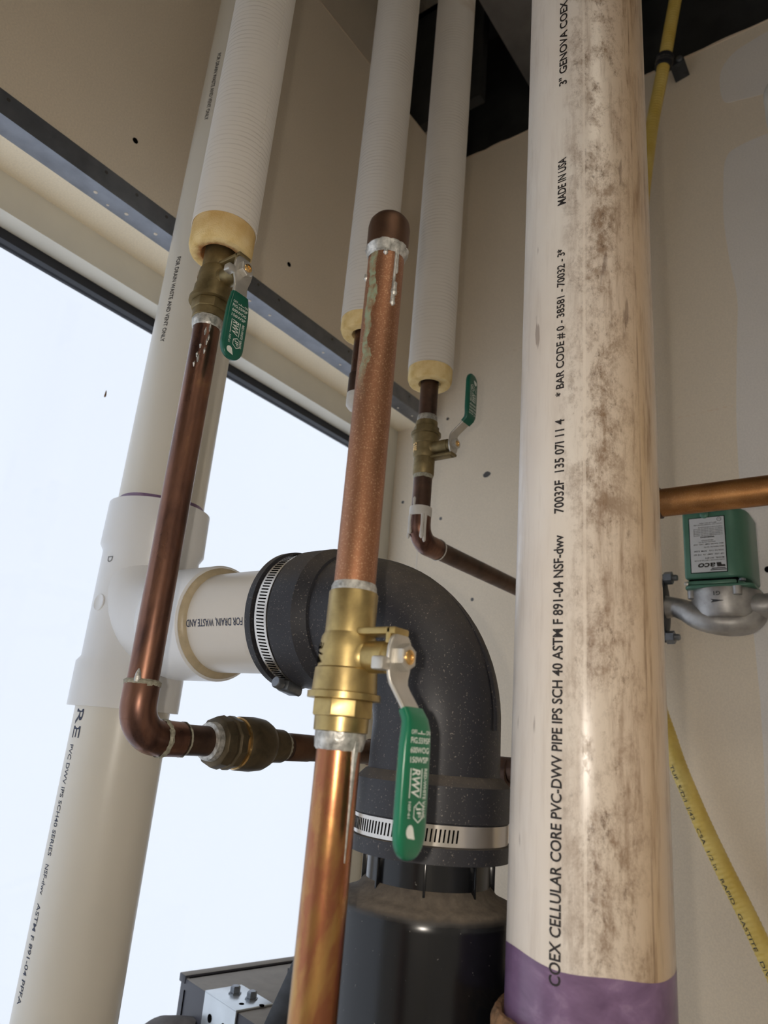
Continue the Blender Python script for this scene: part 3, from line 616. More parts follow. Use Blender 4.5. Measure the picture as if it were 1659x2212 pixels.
    def tx(s_, y0, z0, w_, h_, r=Y, u=Zu, b=0.006, sh=0.0): text_flat(lt, s_, (fx, y0, z0), r, u, w_, h_, sh, b)
    tx('OFF', -0.0078, -0.0352, 0.0046, 0.0019); tx('ON', 0.0042, -0.0352, 0.0036, 0.0019)
    lt.box((fx - 0.0001, -0.0026, -0.0350), (fx, 0.0036, -0.0346)); lt.box((fx - 0.0001, 0.0003, -0.0350), (fx, 0.0008, -0.0335))
    tx('FIG.5595F', -0.0078, -0.0392, 0.0156, 0.0026, b=0.014); tx('600WOG', -0.0076, -0.0434, 0.0150, 0.0026, b=0.014); tx('150WSP', -0.0074, -0.0476, 0.0146, 0.0026, b=0.014)
    tx('RWV', -0.0050, -0.0500, 0.0125, 0.0066, dn, Y, 0.02, 0.2)
    for y_ in (-0.0064, 0.0026): lt.box((fx - 0.0001, y_, -0.0625), (fx, y_ + 0.0005, -0.0500))
    tx('RED-WHITE VALVE', 0.0046, -0.0500, 0.0210, 0.0024, dn, Y, 0.012)
    tx('NSF-61', -0.0066, -0.0640, 0.0068, 0.0020, dn, Y, 0.01)
    for i in range(6):
        a0, a1 = PI / 3 * i, PI / 3 * (i + 1); c = Vector((fx, 0.0020, -0.0685)); R1, R0 = 0.0046, 0.0040
        q = [c + Vector((0, r_ * math.sin(a_), r_ * math.cos(a_))) for a_, r_ in ((a0, R0), (a1, R0), (a1, R1), (a0, R1))]; lt.add(q, [(0, 1, 2, 3)])
    tx('JF', -0.0003, -0.0660, 0.0048, 0.0042, dn, Y, 0.012)
    cdrop = [Vector((fx, -0.0040 + 0.0028 * math.sin(a_), -0.0764 + 0.0028 * math.cos(a_))) for a_ in [math.radians(175 + v_) for v_ in range(0, 261, 13)]] + [Vector((fx, 0.0002, -0.0798))]
    lt.add(cdrop, [tuple(range(len(cdrop)))])
    obj('lettering', X(lt), 'ink_white', gr, smooth=False)
    # size cast on the body, on the side that looks into the room
    ms = MB(); ang = math.radians(-128 if not flip else 112); vs_, fs_ = text2d(size_mark, 0, 0.02); rb = 0.01535
    sgn = -1 if flip else 1
    ms.add([(rb * math.cos(ang + (0.5 - b_) * 0.008 / rb * -1), rb * math.sin(ang + (0.5 - b_) * 0.008 / rb * -1), 0.006 - a_ * 0.011) for a_, b_ in vs_], fs_)
    obj('size_mark', X(ms), 'hole' if brass == 'brass' else 'gold', t, smooth=False)
    return t

# ================================================================== CENTRE COPPER RISER
CX, CY, CR = -0.2385, 0.2895, 0.0111
t = thing('copper_pipe', (CX, CY, 0), 'speckled copper riser with a soldered cap above the brass valve', 'pipe')
obj('upper_tube', MB().lathe((CX, CY, 0), (0, 0, 1), [(1.668, CR), (1.896, CR)], 48), 'cu_top', t)
obj('cap', MB().lathe((CX, CY, 0), (0, 0, 1), [(1.8870, 0.0113), (1.8870, 0.0129), (1.9045, 0.0131), (1.9085, 0.0124), (1.9115, 0.0104), (1.9133, 0.0070), (1.9140, 0.003)], 48), 'cu_cap', t)
obj('solder_ring', MB().lathe((CX, CY, 0), (0, 0, 1), [(1.8815, 0.0112), (1.8845, 0.0122), (1.8880, 0.0134), (1.8892, 0.0130)], 48, False, 0.05), 'solder', t)
for a, z0, z1, r in ((-0.35, 1.848, 1.886, 0.0012), (-0.30, 1.853, 1.860, 0.0022), (-0.32, 1.846, 1.850, 0.0018), (2.9 + PI, 1.868, 1.886, 0.0011), (-2.3, 1.866, 1.869, 0.0017), (-0.95, 1.8795, 1.8815, 0.0016)):
    px, py = CX + CR * math.cos(a), CY + CR * math.sin(a)
    obj('solder_drip', MB().sweep([(px, py, z0 - r), (px, py, z0), (px, py, (z0 + z1) / 2), (px, py, z1)], [r * 0.3, r, r * 0.75, r * 0.8], 10), 'solder', t)
t = thing('copper_pipe', (CX, CY, 0), 'flame-coloured copper pipe rising to the foremost brass valve', 'pipe')
obj('tube', MB().lathe((CX, CY, 0), (0, 0, 1), [(0.0, CR), (1.606, CR)], 48), 'cu_bot', t)
obj('drip_stain', MB().sweep([(CX + CR * math.cos(-0.12), CY + CR * math.sin(-0.12), z) for z in (1.545, 1.57, 1.585, 1.599)], [0.0003, 0.0008, 0.0013, 0.0022], 8), 'solder', t)
valve((CX, CY, 1.6398), False, 1.0, 0.0125, 0.0325, 'brass', 'green', 'shiny brass ball valve with green handle in front of the rubber elbow', 0.0885)

# ================================================================== INSULATED LINES
def insulation(x, y, r, zj, zf, hole, label, lap=0.0, fm='foam', group='white insulation sleeves on the copper risers'):
    t = thing('pipe_insulation', (x, y, zf), label, 'insulation', group)
    obj('jacket', MB().lathe((x, y, 0), (0, 0, 1), [(zj, r - 0.0006), (zj, r), (2.6, r), (3.45, r)], 64, False), 'jacket', t)
    if lap is not None:
        fo = [(rr_ * math.cos(lap - k_ * 0.05), rr_ * math.sin(lap - k_ * 0.05)) for rr_, ks in ((r - 0.0004, range(13)), (r + 0.0007, range(12, -1, -1))) for k_ in ks]
        obj('jacket_flap', MB().prism(fo, (x, y, zj + 0.001), (1, 0, 0), (0, 1, 0), (0, 0, 1), 3.45 - zj - 0.001), 'jacket', t)
    rf = r - 0.0009
    obj('foam', MB().lathe((x, y, 0), (0, 0, 1), [(2.2, rf), (zf + 0.006, rf), (zf + 0.001, rf - 0.002), (zf, rf - 0.0045), (zf + 0.001, hole + 0.002), (zf + 0.004, hole), (2.2, hole)], 64, False, 0.012), fm, t)
    return t
# --- left line
AX, AY = -0.4478, 0.3188
insulation(AX, AY, 0.0280, 2.010, 1.984, 0.0145, 'widest-looking white insulation sleeve with a stained foam end above the window-side valve', 0.66, 'foam_stained')
t = thing('copper_line', (AX, AY, 0), 'tarnished copper riser turning into a run with a bronze check valve', 'pipe')
RUN = 1.5893; ER = 0.030
obj('riser', MB().lathe((AX, AY, 0), (0, 0, 1), [(1.60, CR), (1.914, CR)], 40), 'cu_dark', t)
obj('stub', MB().lathe((AX, AY, 0), (0, 0, 1), [(1.985, CR), (3.45, CR)], 24), 'cu_dark', t)
def elbow(x, y, z, d, R, r, up=True):
    """from vertical (coming down onto z) into horizontal direction d"""
    d = Vector(d); return [Vector((x, y, z)) + d * (R * (1 - math.cos(a))) + Vector((0, 0, R * (1 - math.sin(a)))) for a in [i / 14 * PI / 2 for i in range(15)]]
e = elbow(AX, AY, RUN, (0, 1, 0), 0.022, CR)
obj('elbow', MB().sweep([(AX, AY, 1.6255), (AX, AY, 1.6245)] + e + [(AX, AY + 0.0255, RUN), (AX, AY + 0.040, RUN)], [0.0122, 0.0127] + [0.0127] * 15 + [0.0127, 0.0124], 40), 'cu_dark', t)
for m_, b_ in (('flux', [(1.6235, 0.0126), (1.6265, 0.0131), (1.6280, 0.0113)]),):
    obj('flux_ring', MB().lathe((AX, AY, 0), (0, 0, 1), b_, 40, False, 0.06), m_, t)
dA = Vector((math.cos(-0.95), math.sin(-0.95), 0)) * 0.0118
obj('flux_blob', MB().sweep([Vector((AX, AY, z)) + dA for z in (1.6255, 1.628, 1.632, 1.6345)], [0.0022, 0.0026, 0.0018, 0.0005], 10, wob=0.3), 'solder', t)
obj('flux_ring', MB().lathe((0, 0, 0), (0, 1, 0), [(0, 0)], 3) if False else MB().lathe((AX, AY, RUN), (0, 1, 0), [(0.0215, 0.0128), (0.0235, 0.0136), (0.0260, 0.0130)], 40, False, 0.08), 'flux', t)
obj('coupling', MB().lathe((AX, 0, RUN), (0, 1, 0), [(0.343, 0.0124), (0.3605, 0.0124), (0.3612, 0.0116)], 40), 'cu_run', t)
obj('flux_ring', MB().lathe((AX, 0, RUN), (0, 1, 0), [(0.3602, 0.0126), (0.3618, 0.0126), (0.3632, 0.0113)], 40, False, 0.05), 'flux', t)
obj('run', MB().lathe((AX, 0, RUN), (0, 1, 0), [(0.345, CR), (0.600, CR)], 40), 'cu_run', t)
obj('elbow', MB().sweep([(AX, 0.592, RUN), (AX, 0.600, RUN)] + [(AX + 0.022 * (1 - math.cos(a)), 0.602 + 0.022 * math.sin(a), RUN) for a in [i / 12 * PI / 2 for i in range(13)]] + [(AX + 0.03, 0.624, RUN)], 0.0126, 32), 'cu_run', t)
obj('run', MB().lathe((0, 0.624, RUN - 0.004), (1, 0, 0), [(AX + 0.02, CR), (-0.255, CR)], 40), 'cu_run', t)
obj('elbow', MB().sweep([(-0.268, 0.624, RUN - 0.004), (-0.258, 0.624, RUN - 0.004)] + [(-0.257 + 0.022 * math.sin(a), 0.624, RUN - 0.026 + 0.022 * math.cos(a)) for a in [i / 12 * PI / 2 for i in range(13)]] + [(-0.235, 0.624, RUN - 0.04)], 0.0126, 32), 'cu_run', t)
obj('riser', MB().lathe((-0.235, 0.624, 0), (0, 0, 1), [(0.0, CR), (RUN - 0.03, CR)], 32), 'cu_run', t)
obj('coupling', MB().lathe((0, 0.624, RUN - 0.006), (1, 0, 0), [(-0.335, 0.0116), (-0.334, 0.0128), (-0.312, 0.0128), (-0.311, 0.0116)], 40), 'cu_run', t)
obj('label_wrap', MB().lathe((AX, 0, RUN - 0.0002), (0, 1, 0), [(0.4735, 0.01125), (0.474, 0.01145), (0.500, 0.01145), (0.5005, 0.01125)], 40, False), 'cu_cap', t)
ck = thing('check_valve', (AX, 0.42, RUN - 0.022), 'dark bronze swing check valve on the horizontal copper run', 'valve')
obj('body', MB().lathe((AX, 0, RUN), (0, 1, 0), [(0.4145, 0.0190), (0.4165, 0.0205), (0.430, 0.0212), (0.4400, 0.0203), (0.4455, 0.0180), (0.4470, 0.0160), (0.4475, 0.0140), (0.4490, 0.0138)], 56), 'bronze', ck)
obj('outlet', MB().lathe((AX, 0, RUN), (0, 1, 0), [(0.447, 0.0150), (0.4515, 0.0150), (0.4525, 0.0136), (0.4655, 0.0134), (0.4665, 0.0118)], 40), 'bronze', ck)
obj('flux_ring', MB().lathe((AX, 0, RUN), (0, 1, 0), [(0.4655, 0.0128), (0.4680, 0.0124), (0.4700, 0.0113)], 40, False, 0.07), 'flux', ck)
obj('seat_ring', MB().lathe((AX, 0, RUN), (0, 1, 0), [(0.4128, 0.0180), (0.4130, 0.0196), (0.4146, 0.0200), (0.4150, 0.0190)], 56, False), 'gold', ck)
obj('union_nut', MB().lathe((AX, 0, RUN), (0, 1, 0), [(0.3905, 0.0160), (0.3920, 0.0190), (0.3990, 0.0205), (0.4000, 0.0188), (0.4030, 0.0186), (0.4040, 0.0205), (0.4100, 0.0205), (0.4110, 0.0190), (0.4130, 0.0190)], 10), 'bronze', ck, angle=20, bevel=0.0006)
obj('collar', MB().lathe((AX, 0, RUN), (0, 1, 0), [(0.3845, 0.0118), (0.3855, 0.0140), (0.3925, 0.0150)], 40), 'solder', ck)
valve((AX, AY, 1.9580), False, 1.0, 0.0015, 0.0345, 'brass_dull', 'green_dk', 'dull brass ball valve hanging from the stained foam, dark green handle', 0.0825)
t2 = MB()
for i in range(9):
    a = -0.75 + random.uniform(-0.35, 0.5); z = 1.872 + i * 0.0042; d = Vector((math.cos(a), math.sin(a), 0))
    t2.sweep([Vector((AX, AY, z)) + d * CR, Vector((AX, AY, z + 0.003)) + d * (CR + 0.0006), Vector((AX, AY, z + random.uniform(0.004, 0.009))) + d * CR], [0.0004, 0.0010, 0.0003], 6)
o_ = obj('solder_splash', t2, 'solder', t); o_['kind'] = 'stuff'

# --- middle line (behind the centre riser)
DX, DY = -0.4775, 0.553
insulation(DX, DY, 0.0288, 2.0610, 2.0430, 0.0125, 'white insulation sleeve half hidden behind the capped copper riser', 2.2)
t = thing('copper_stub', (DX, DY, 1.95), 'short dark copper stub under the hidden insulation sleeve', 'pipe')
obj('tube', MB().lathe((DX, DY, 0), (0, 0, 1), [(1.966, CR), (3.45, CR)], 32), 'cu_dark', t)
obj('sleeve', MB().lathe((DX, DY, 0), (0, 0, 1), [(1.966, 0.0125), (1.992, 0.0125), (1.993, 0.0112)], 32), 'cu_run', t)
obj('painted_cap', MB().lathe((DX, DY, 0), (0, 0, 1), [(1.9480, 0.004), (1.9495, 0.009), (1.954, 0.0125), (1.968, 0.0127), (1.968, 0.0112)], 32), 'white_paint', t)

# --- far line
GX2, GY2 = -0.4535, 0.658
insulation(GX2, GY2, 0.0283, 2.0435, 2.0240, 0.0120, 'slim white insulation sleeve with a split foam end above the far valve', 2.6)
t = thing('copper_line', (GX2, GY2, 1.81), 'paint-splashed copper elbow and pipe below the far valve', 'pipe')
obj('stub', MB().lathe((GX2, GY2, 0), (0, 0, 1), [(1.968, CR), (3.45, CR)], 32), 'cu_run', t)
obj('riser', MB().lathe((GX2, GY2, 0), (0, 0, 1), [(1.850, CR), (1.906, CR)], 32), 'cu_run', t)
RZ = 1.8235
obj('elbow', MB().sweep([(GX2, GY2, 1.862), (GX2, GY2, 1.861)] + elbow(GX2, GY2, RZ, (0, 1, 0), 0.021, CR) + [(GX2, GY2 + 0.026, RZ), (GX2, GY2 + 0.040, RZ), (GX2, GY2 + 0.041, RZ)], [0.0114, 0.0128] + [0.0128] * 15 + [0.0128, 0.0126, 0.0113], 36), 'cu_dark', t)
obj('run', MB().lathe((GX2, 0, RZ), (0, 1, 0), [(GY2 + 0.03, CR), (YB, CR)], 32), 'cu_run', t)
obj('paint_ring', MB().lathe((GX2, GY2, 0), (0, 0, 1), [(1.8520, 0.0129), (1.8600, 0.0133), (1.8635, 0.0131), (1.8640, 0.0112)], 36, False, 0.02), 'white_paint', t)
for a, z0, z1, r in ((-2.05, 1.832, 1.853, 0.0022), (-0.75, 1.826, 1.853, 0.0024), (-0.45, 1.822, 1.853, 0.0020), (-2.6, 1.828, 1.853, 0.0018)):
    d = Vector((math.cos(a), math.sin(a), 0)) * 0.0122
    obj('paint_drip', MB().sweep([Vector((GX2, GY2, z)) + d for z in (z0 - 0.002, z0, (z0 + z1) / 2, z1)], [r * 0.5, r, r * 0.8, r], 10), 'white_paint', t)
d = Vector((math.cos(-1.75), math.sin(-1.75), 0)) * 0.0112
obj('paint_drip', MB().sweep([Vector((GX2, GY2, z)) + d for z in (1.862, 1.868, 1.8725, 1.8745)], [0.0014, 0.0017, 0.0018, 0.0006], 8), 'white_paint', t)
obj('paint_ring', MB().lathe((GX2, GY2 + 0.0405, RZ), (0, 1, 0), [(-0.001, 0.0130), (0.001, 0.0132), (0.0022, 0.0113)], 36, False, 0.05), 'white_paint', t)
valve((GX2, GY2, 1.9372), True, 0.98, 0.0215, 0.040, 'brass_dull', 'green_dk', 'brass ball valve near the back wall with its green handle turned up', 0.088, '2015')

# ================================================================== HORIZONTAL COPPER PIPE IN FRONT OF THE PUMP
t = thing('copper_pipe', (-0.2, 0.715, 1.84), 'dusty copper pipe crossing in front of the green pump', 'pipe')
obj('tube', MB().lathe((0, 0.715, 1.8545), (1, 0, 0), [(-0.272, 0.0143), (1.5, 0.0143)], 40), 'cu_h', t)
obj('elbow', MB().sweep([(-0.262, 0.715, 1.8545), (-0.270, 0.715, 1.8545)] + [(-0.272 - 0.028 * math.sin(a), 0.715, 1.8265 + 0.028 * math.cos(a)) for a in [i / 12 * PI / 2 for i in range(13)]] + [(-0.300, 0.715, 1.812)], 0.0160, 32), 'cu_run', t)
obj('tail', MB().lathe((-0.300, 0.715, 0), (0, 0, 1), [(0.0, 0.0143), (1.826, 0.0143)], 32), 'cu_h', t)
obj('coupling', MB().lathe((0, 0.715, 1.8545), (1, 0, 0), [(-0.235, 0.0146), (-0.234, 0.0160), (-0.197, 0.0160), (-0.196, 0.0146)], 40), 'cu_run', t)

# ================================================================== CIRCULATOR PUMP
PX, PY, PZ = -0.1925, 0.93, 1.818
t = thing('circulator_pump', (PX, PY + 0.03, PZ), 'green circulator pump with a silver nameplate on an aluminium casing', 'pump')
def rrect(x0, x1, y0, y1, r, k=6, corners=(1, 1, 1, 1)):
    out = []
    for (cx_, cy_, a0, on) in ((x1 - r, y1 - r, 0, corners[0]), (x0 + r, y1 - r, 90, corners[1]), (x0 + r, y0 + r, 180, corners[2]), (x1 - r, y0 + r, 270, corners[3])):
        for i in range(k + 1):
            a = math.radians(a0 + 90 * i / k); out.append((cx_ + r * math.cos(a), cy_ + r * math.sin(a)))
    return out
hs = MB(); ol = [(-0.0385, 0.0), (0.0130, 0.0), (0.0190, 0.001), (0.0245, 0.004), (0.0300, 0.010), (0.0340, 0.019), (0.0355, 0.030), (0.0355, 0.075), (-0.0385, 0.075)]
hs.prism(ol, (PX, PY, 1.8260), (1, 0, 0), (0, 1, 0), (0, 0, 1), 0.090)
obj('motor_housing', hs, 'pump', t, bevel=0.0035, bseg=3)
fp = MB().prism(rrect(-0.0395, 0.0400, -0.002, 0.078, 0.010), (PX, PY, 1.8140), (1, 0, 0), (0, 1, 0), (0, 0, 1), 0.0035)
obj('base_flange', fp, 'pump', t, bevel=0.0008)
fp = MB().prism([(-0.038, 0.001), (0.016, 0.001), (0.027, 0.008), (0.030, 0.07), (-0.038, 0.07)], (PX, PY, 1.8185), (1, 0, 0), (0, 1, 0), (0, 0, 1), 0.0050)
obj('bracket', fp, 'pump', t, bevel=0.0012)
obj('wiring_gap', MB().box((PX - 0.034, PY + 0.004, 1.8175), (PX + 0.022, PY + 0.06, 1.8262)), 'hole', t)
pl = obj('nameplate', MB().box((PX - 0.0295, PY - 0.0007, 1.8335), (PX + 0.0115, PY + 0.001, 1.9040)), 'plate', t)
obj('border', MB().box((PX - 0.0305, PY - 0.0003, 1.8325), (PX + 0.0125, PY + 0.001, 1.9050)), 'hole', pl)
lt = MB(); ly = PY - 0.00085; x1 = PX + 0.0095                       # the plate is upside down: text runs to -X, up is -Z
def ln(s_, z, h, w, dx=0.0, b=0.008, sh=0.0): text_flat(lt, s_, (x1 - dx, ly, z), (-1, 0, 0), (0, 0, -1), w, h, sh, b)
ln('aco', 1.8450, 0.0055, 0.0205, 0.0105, 0.03, 0.2)
lt.prism([(0.002, 1.8352), (-0.0170, 1.8352), (-0.0165, 1.8364), (0.0016, 1.8364)], (x1, ly, 0), (1, 0, 0), (0, 0, 1), (0, 1, 0), 0.0001)
lt.prism([(0.001, 1.8371), (-0.0155, 1.8371), (-0.0150, 1.8383), (0.0006, 1.8383)], (x1, ly, 0), (1, 0, 0), (0, 0, 1), (0, 1, 0), 0.0001)
lt.prism([(0.0010, 1.8395), (-0.0085, 1.8395), (-0.0095, 1.8450), (-0.0040, 1.8450), (-0.0035, 1.8420), (0.0003, 1.8420)], (x1, ly, 0), (1, 0, 0), (0, 0, 1), (0, 1, 0), 0.0001)
ln('CARTRIDGE CIRCULATOR', 1.8490, 0.0015, 0.0350); ln('MODEL  007-BF4', 1.8520, 0.0018, 0.0220); ln('HP 1/25  AMP .76  HZ 60', 1.8568, 0.0018, 0.0350)
ln('VOLTS 115   RPM 3250', 1.8614, 0.0018, 0.0345); ln('MAX PRESSURE 125 PSI', 1.8660, 0.0014, 0.0225); ln('MAX WATER TEMP  110C  230F', 1.8700, 0.0016, 0.0350)
for i, (w_, dx_) in enumerate(((0.020, 0.009), (0.014, 0.0115))): ln('IMPEDANCE PROTECTED', 1.8726 + i * 0.0022, 0.0011, w_, dx_)
ln('WARNING', 1.8795, 0.0019, 0.0165, 0.0100, 0.03)
for i in range(6): ln('TO REDUCE THE RISK OF ELECTRIC SHOCK SEE', 1.8815 + i * 0.0021, 0.0012, 0.0345 - (i == 5) * 0.006, 0.0)
ln('TACO INC CRANSTON RI USA', 1.8955, 0.0013, 0.0340); ln('MADE IN USA', 1.8975, 0.0012, 0.0200, 0.007)
for i in range(16):
    a0, a1 = 2 * PI * i / 16, 2 * PI * (i + 1) / 16; c = Vector((x1 - 0.0035, ly, 1.9008))
    lt.add([c + Vector((r_ * math.cos(a_), 0, r_ * math.sin(a_))) for a_, r_ in ((a0, 0.0022), (a1, 0.0022), (a1, 0.0027), (a0, 0.0027))], [(0, 1, 2, 3)])
ln('UL', 1.9018, 0.0018, 0.0022, 0.0024)
obj('lettering', lt, 'ink', pl, smooth=False)
obj('screw', MB().lathe((PX - 0.011, PY + 0.001, 1.9085), (0, -1, 0), [(0, 0.0055), (0.003, 0.0052), (0.0042, 0.0035), (0.0042, 0.001)], 16), 'pump', t)
obj('screw', MB().lathe((PX - 0.036, PY - 0.001, 1.8195), (0, -1, 0), [(0, 0.0028), (0.0025, 0.0026), (0.003, 0.001)], 12), 'zinc', t)
obj('screw', MB().lathe((PX + 0.028, PY - 0.001, 1.8200), (0, 0, 1), [(0, 0.0038), (0.0025, 0.0036), (0.0032, 0.002)], 12), 'bolt', t)
vo = MB().lathe((PX + 0.001, PY + 0.036, 0), (0, 0, 1), [(1.7770, 0.032), (1.7785, 0.0365), (1.7830, 0.0390), (1.8080, 0.0405), (1.8140, 0.0410)], 56)
vc = obj('casing', vo, 'alu', t, bevel=0.0008)
for a in (-150, -60, 30, 120):
    d = Vector((math.cos(math.radians(a)), math.sin(math.radians(a)), 0))
    obj('casing_lug', MB().lathe(Vector((PX + 0.001, PY + 0.036, 1.8035)) + d * 0.0405, (0, 0, 1), [(0, 0.004), (0.0005, 0.0052), (0.0105, 0.0055)], 18), 'alu', vc)
lt = MB(); text_flat(lt, 'G1', (PX + 0.003, PY - 0.0050, 1.8080), (-1, 0, 0), (0, 0, -1), 0.0075, 0.0050, 0, 0.01)
lt.prism([(-0.008, 1.7985), (0.006, 1.7965), (-0.008, 1.7945), (-0.006, 1.7965)], (PX, PY - 0.0048, 0), (1, 0, 0), (0, 0, 1), (0, 1, 0), 0.0012)
obj('cast_mark', lt, 'castiron', vc, smooth=False)
CYP = PY + 0.030
ip = [(PX - 0.070, CYP, 1.7975), (PX - 0.058, CYP, 1.7965), (PX - 0.044, CYP - 0.004, 1.7905), (PX - 0.030, CYP - 0.010, 1.7815), (PX - 0.012, CYP - 0.012, 1.7755), (PX + 0.008, CYP - 0.008, 1.7740), (PX + 0.024, CYP - 0.002, 1.7780), (PX + 0.033, CYP + 0.002, 1.7860), (PX + 0.036, CYP + 0.004, 1.797)]
obj('inlet', MB().sweep(catmull(ip, 6), [0.0150 - 0.0004 * k for k in range(6)] + [0.0128 + 0.0010 * k / 6 if k < 30 else 0.0178 - 0.0011 * (k - 30) / 3 for k in range(43)], 32), 'alu', t)
obj('outlet', MB().sweep([(PX + 0.012, CYP + 0.004, 1.7965), (PX + 0.030, CYP - 0.002, 1.7950), (PX + 0.046, CYP - 0.002, 1.7940), (PX + 0.062, CYP, 1.7960), (PX + 0.080, CYP, 1.7965)], [0.017, 0.0162, 0.0150, 0.0150, 0.0155], 32), 'alu', t)
for s_ in (-1, 1):
    fx_ = PX + (-0.0735 if s_ < 0 else 0.0805)
    fl_ = obj('flange', MB().prism([(-0.016 * math.cos(math.radians(a)) if False else 0.019 * math.cos(math.radians(a)), (0.045 if abs(math.sin(math.radians(a))) > 0.9 else 0.034) * math.sin(math.radians(a))) for a in range(0, 360, 12)], (fx_ - 0.004, CYP, 1.7965), (0, 1, 0), (0, 0, 1), (1, 0, 0), 0.008), 'castiron', t, bevel=0.0008)
    for z in (1.8350, 1.7575):
        obj('bolt', MB().lathe((fx_ - 0.018, CYP - 0.004, z), (1, 0, 0), [(0, 0.0042), (0.036, 0.0042), (0.038, 0.0034)], 14), 'bolt', fl_)
        obj('nut', MB().lathe((fx_ + 0.004, CYP - 0.004, z), (1, 0, 0), [(0, 0.0086), (0.0095, 0.0086)], 6), 'bolt', fl_, smooth=False)
    if s_ > 0: obj('connecting_pipe', MB().lathe((fx_ + 0.003, CYP, 1.7965), (1, 0, 0), [(0, 0.0143), (1.5 - fx_ - 0.003, 0.0143)], 28), 'cu_h', t)
    else: obj('connecting_pipe', MB().sweep([(fx_ - 0.003, CYP, 1.7965), (-0.345, CYP, 1.7965)] + [(-0.350 - 0.03 * math.sin(a), CYP + 0.03 - 0.03 * math.cos(a), 1.7965) for a in [i / 10 * PI / 2 for i in range(11)]] + [(-0.380, CYP + 0.035, 1.7965), (-0.380, YB, 1.7965)], 0.0143, 28), 'cu_h', t)

# ================================================================== YELLOW GAS TUBE AND ITS CLAMP
def resample(P, step):
    out = [P[0]]; acc = 0.0
    for a, b in zip(P, P[1:]):
        L = (b - a).length; d = step - acc
        while d <= L: out.append(a + (b - a) * (d / L)); d += step
        acc = L - (d - step)
    return out
gas = resample(catmull([(-0.135, 1.06, 3.45), (-0.190, 1.06, 3.18), (-0.2323, 1.06, 2.9725), (-0.2605, 1.06, 2.818), (-0.2893, 1.06, 2.6611), (-0.318, 1.06, 2.40), (-0.330, 1.06, 2.05), (-0.318, 1.06, 1.75), (-0.2914, 1.06, 1.631), (-0.2638, 1.06, 1.5547), (-0.2339, 1.06, 1.4877), (-0.2059, 1.06, 1.4308), (-0.160, 1.05, 1.335), (-0.07, 1.02, 1.15), (0.05, 0.95, 0.80), (0.10, 0.92, 0.30), (0.10, 0.92, 0.0)], 24), 0.0014)
t = thing('gas_tube', (0.10, 0.92, 0), 'yellow corrugated gas tube passing behind the dirty drain pipe', 'tube')
gt = obj('tube', MB().sweep(gas, [0.0113 + 0.00035 * math.sin(i * 2 * PI / 4) for i in range(len(gas))], 20), 'yellow', t, angle=80)
# printed line along the tube
lt = MB(); vs, fs = text2d('TUF  S/D/I  J/42   CSA  1/2 in   RAPID   GASTITE   DIV', 0, 0)
path = [q for q in gas if 1.38 < q.z < 1.605]; acc = [0.0]
for a, b in zip(path, path[1:]): acc.append(acc[-1] + (b - a).length)
def at_len(s):
    s = max(0.0, min(acc[-1] - 1e-6, s)); i = max(j for j in range(len(acc)) if acc[j] <= s); i = min(i, len(path) - 2)
    u = (s - acc[i]) / (acc[i + 1] - acc[i]); return path[i] + (path[i + 1] - path[i]) * u, (path[i + 1] - path[i]).normalized()
out = []
for a_, b_ in vs:
    c_, d_ = at_len(a_ * acc[-1]); side = d_.cross(Vector((0, 1, 0))).normalized(); th = -0.62 + (b_ - 0.5) * 0.0065 / 0.0102
    out.append(c_ + (Vector((0, -1, 0)) * math.cos(th) - side * math.sin(th) * -1 * (1 if side.x > 0 else -1)) * 0.0119)
lt.add(out, fs); obj('lettering', lt, 'castiron', gt, smooth=False)
c0 = Vector((-0.2578, 1.06, 2.8335)); ta = Vector((0.183, 0, 0.983))
t = thing('pipe_clamp', (c0.x, YB, 2.83), 'black cushioned clamp fixing the yellow tube to the wall top', 'clamp')
obj('cushion', MB().lathe(c0 - ta * 0.012, ta, [(0, 0.0118), (0, 0.0152), (0.024, 0.0152), (0.024, 0.0118)], 32, False), 'rubber', t)
for k in (0.0085, 0.0135): obj('strap', MB().lathe(c0 + ta * (k - 0.012), ta, [(0, 0.0150), (0, 0.0156), (0.002, 0.0156), (0.002, 0.0150)], 32, False), 'steel', t)
obj('tab', MB().box((0.006, 0.012, -0.007), (0.032, 0.050, 0.007), (c0, Vector((0.985, 0, 0.17)), Vector((0, 1, 0)), Vector((-0.17, 0, 0.985)))), 'castiron', t, bevel=0.001)
obj('screw', MB().lathe(c0 + Vector((0.024, 0.012, 0.005)), (0, -1, 0), [(0, 0.006), (0.003, 0.0055), (0.004, 0.003)], 14), 'bolt', t)

# ================================================================== WHITE CORD WITH TAG (edge of view)
t = thing('hanging_cord', (-0.085, 1.0, 2.5), 'white cord loop with a yellow striped tag, cut off by the right edge', 'cord')
obj('cord', MB().sweep(catmull([(-0.02, 1.105, 2.66), (-0.062, 1.02, 2.648), (-0.0880, 1.0, 2.610), (-0.0905, 1.0, 2.570), (-0.0890, 1.0, 2.535), (-0.084, 1.0, 2.505)], 8), 0.0085, 20), 'cordw', t)
tg_ = obj('tag', MB().lathe((-0.086, 1.0, 2.5), (0.1, 0, 1), [(-0.03, 0.009), (0.02, 0.0092)], 20), 'tagy', t)
for z in (2.517, 2.507, 2.497): obj('stripe', MB().lathe((-0.086 + (z - 2.5) * 0.1, 1.0, z), (0.1, 0, 1), [(-0.0015, 0.0094), (0.0015, 0.0094)], 20), 'hole', tg_)

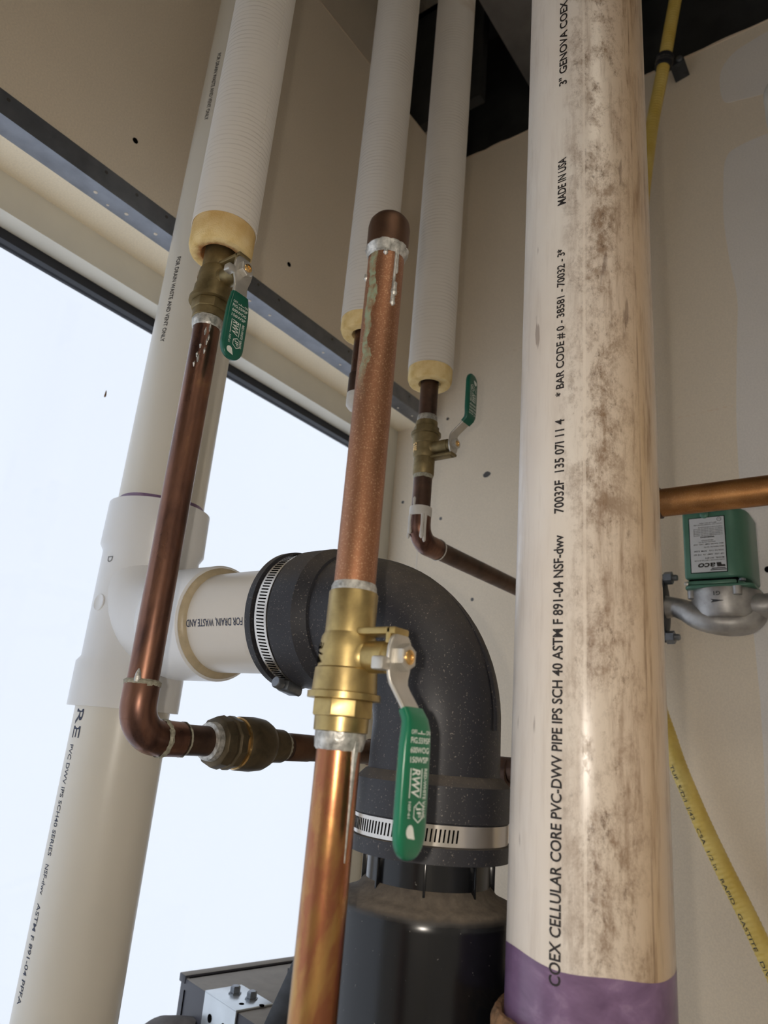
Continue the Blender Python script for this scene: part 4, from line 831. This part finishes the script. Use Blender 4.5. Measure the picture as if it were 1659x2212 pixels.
# ================================================================== CONTROL BOX BY THE WINDOW
B0 = Vector((-0.7717, 0.6792, 1.31)); e1 = Vector((0.975, -0.22, 0)).normalized(); e2 = Vector((0.22, 0.975, 0)).normalized(); e3 = Vector((0, 0, 1))
t = thing('control_box', (-0.68, 0.78, 0.0), 'dusty dark metal control box below the window', 'box')
obj('body', MB().box((0, 0, -0.30), (0.26, 0.24, 0.0), (B0, e1, e2, e3)), 'dbox', t, bevel=0.002)
obj('lip', MB().box((-0.003, -0.001, -0.006), (0.012, 0.24, 0.003), (B0, e1, e2, e3)), 'dbox', t, bevel=0.001)
obj('seam', MB().box((0.0125, 0.004, -0.002), (0.0145, 0.24, 0.0006), (B0, e1, e2, e3)), 'hole', t)
obj('seam', MB().box((0.012, -0.0006, -0.12), (0.014, 0.001, -0.012), (B0, e1, e2, e3)), 'hole', t)
br_ = obj('bracket', MB().box((0.066, -0.0030, -0.085), (0.136, -0.0008, 0.0022), (B0, e1, e2, e3)).box((0.066, -0.0030, 0.0006), (0.136, 0.045, 0.0026), (B0, e1, e2, e3)), 'zinc_bright', t, bevel=0.0006)
for u, w in ((0.084, -0.020), (0.114, -0.020)): obj('slot_hole', MB().lathe(B0 + e1 * u + e2 * -0.0033 + e3 * w, -e2, [(-0.001, 0.0042), (0.0002, 0.0042)], 16), 'hole', br_)
for u, w in ((0.122, 0.012), (0.135, 0.030)): obj('slot_hole', MB().lathe(B0 + e1 * u + e2 * w + e3 * 0.0027, e3, [(-0.001, 0.0030), (0.0002, 0.0030)], 14), 'hole', br_)
for u, w in ((0.090, 0.022), (0.113, 0.030)):
    bo = obj('bolt', MB().lathe(B0 + e1 * u + e2 * w + e3 * 0.0026, e3, [(0, 0.0075), (0.0012, 0.0075), (0.0013, 0.0058), (0.0068, 0.0058), (0.008, 0.0045)], 6), 'bolt', t, smooth=False)
obj('hinge_tab', MB().box((0.10, 0.085, 0.0), (0.112, 0.088, 0.024), (B0, e1, e2, e3)), 'dbox', t)
ar = tag(obj('support_strut', MB().box((0, -0.010, -0.004), (0.36, 0.010, 0.004), (Vector((-0.490, 0.480, 1.258)), Vector((-0.42, 0.83, 0.36)).normalized(), Vector((0.85, 0.46, -0.06)).normalized(), Vector((-0.2, 0.3, -0.93)).normalized())), 'castiron', bevel=0.001), 'dark flat metal strut slanting across the control box', 'strut')
hz = tag(obj('flexible_hose', MB().sweep(catmull([(-0.80, 0.47, 0.0), (-0.80, 0.50, 0.7), (-0.795, 0.56, 1.10), (-0.790, 0.61, 1.215), (-0.772, 0.648, 1.252), (-0.748, 0.655, 1.262), (-0.727, 0.672, 1.262)], 8), 0.0165, 24), 'hose'), 'soft grey hose bending into the side of the control box', 'hose')

for o in bpy.data.objects:
    if '_o' in o: del o['_o']
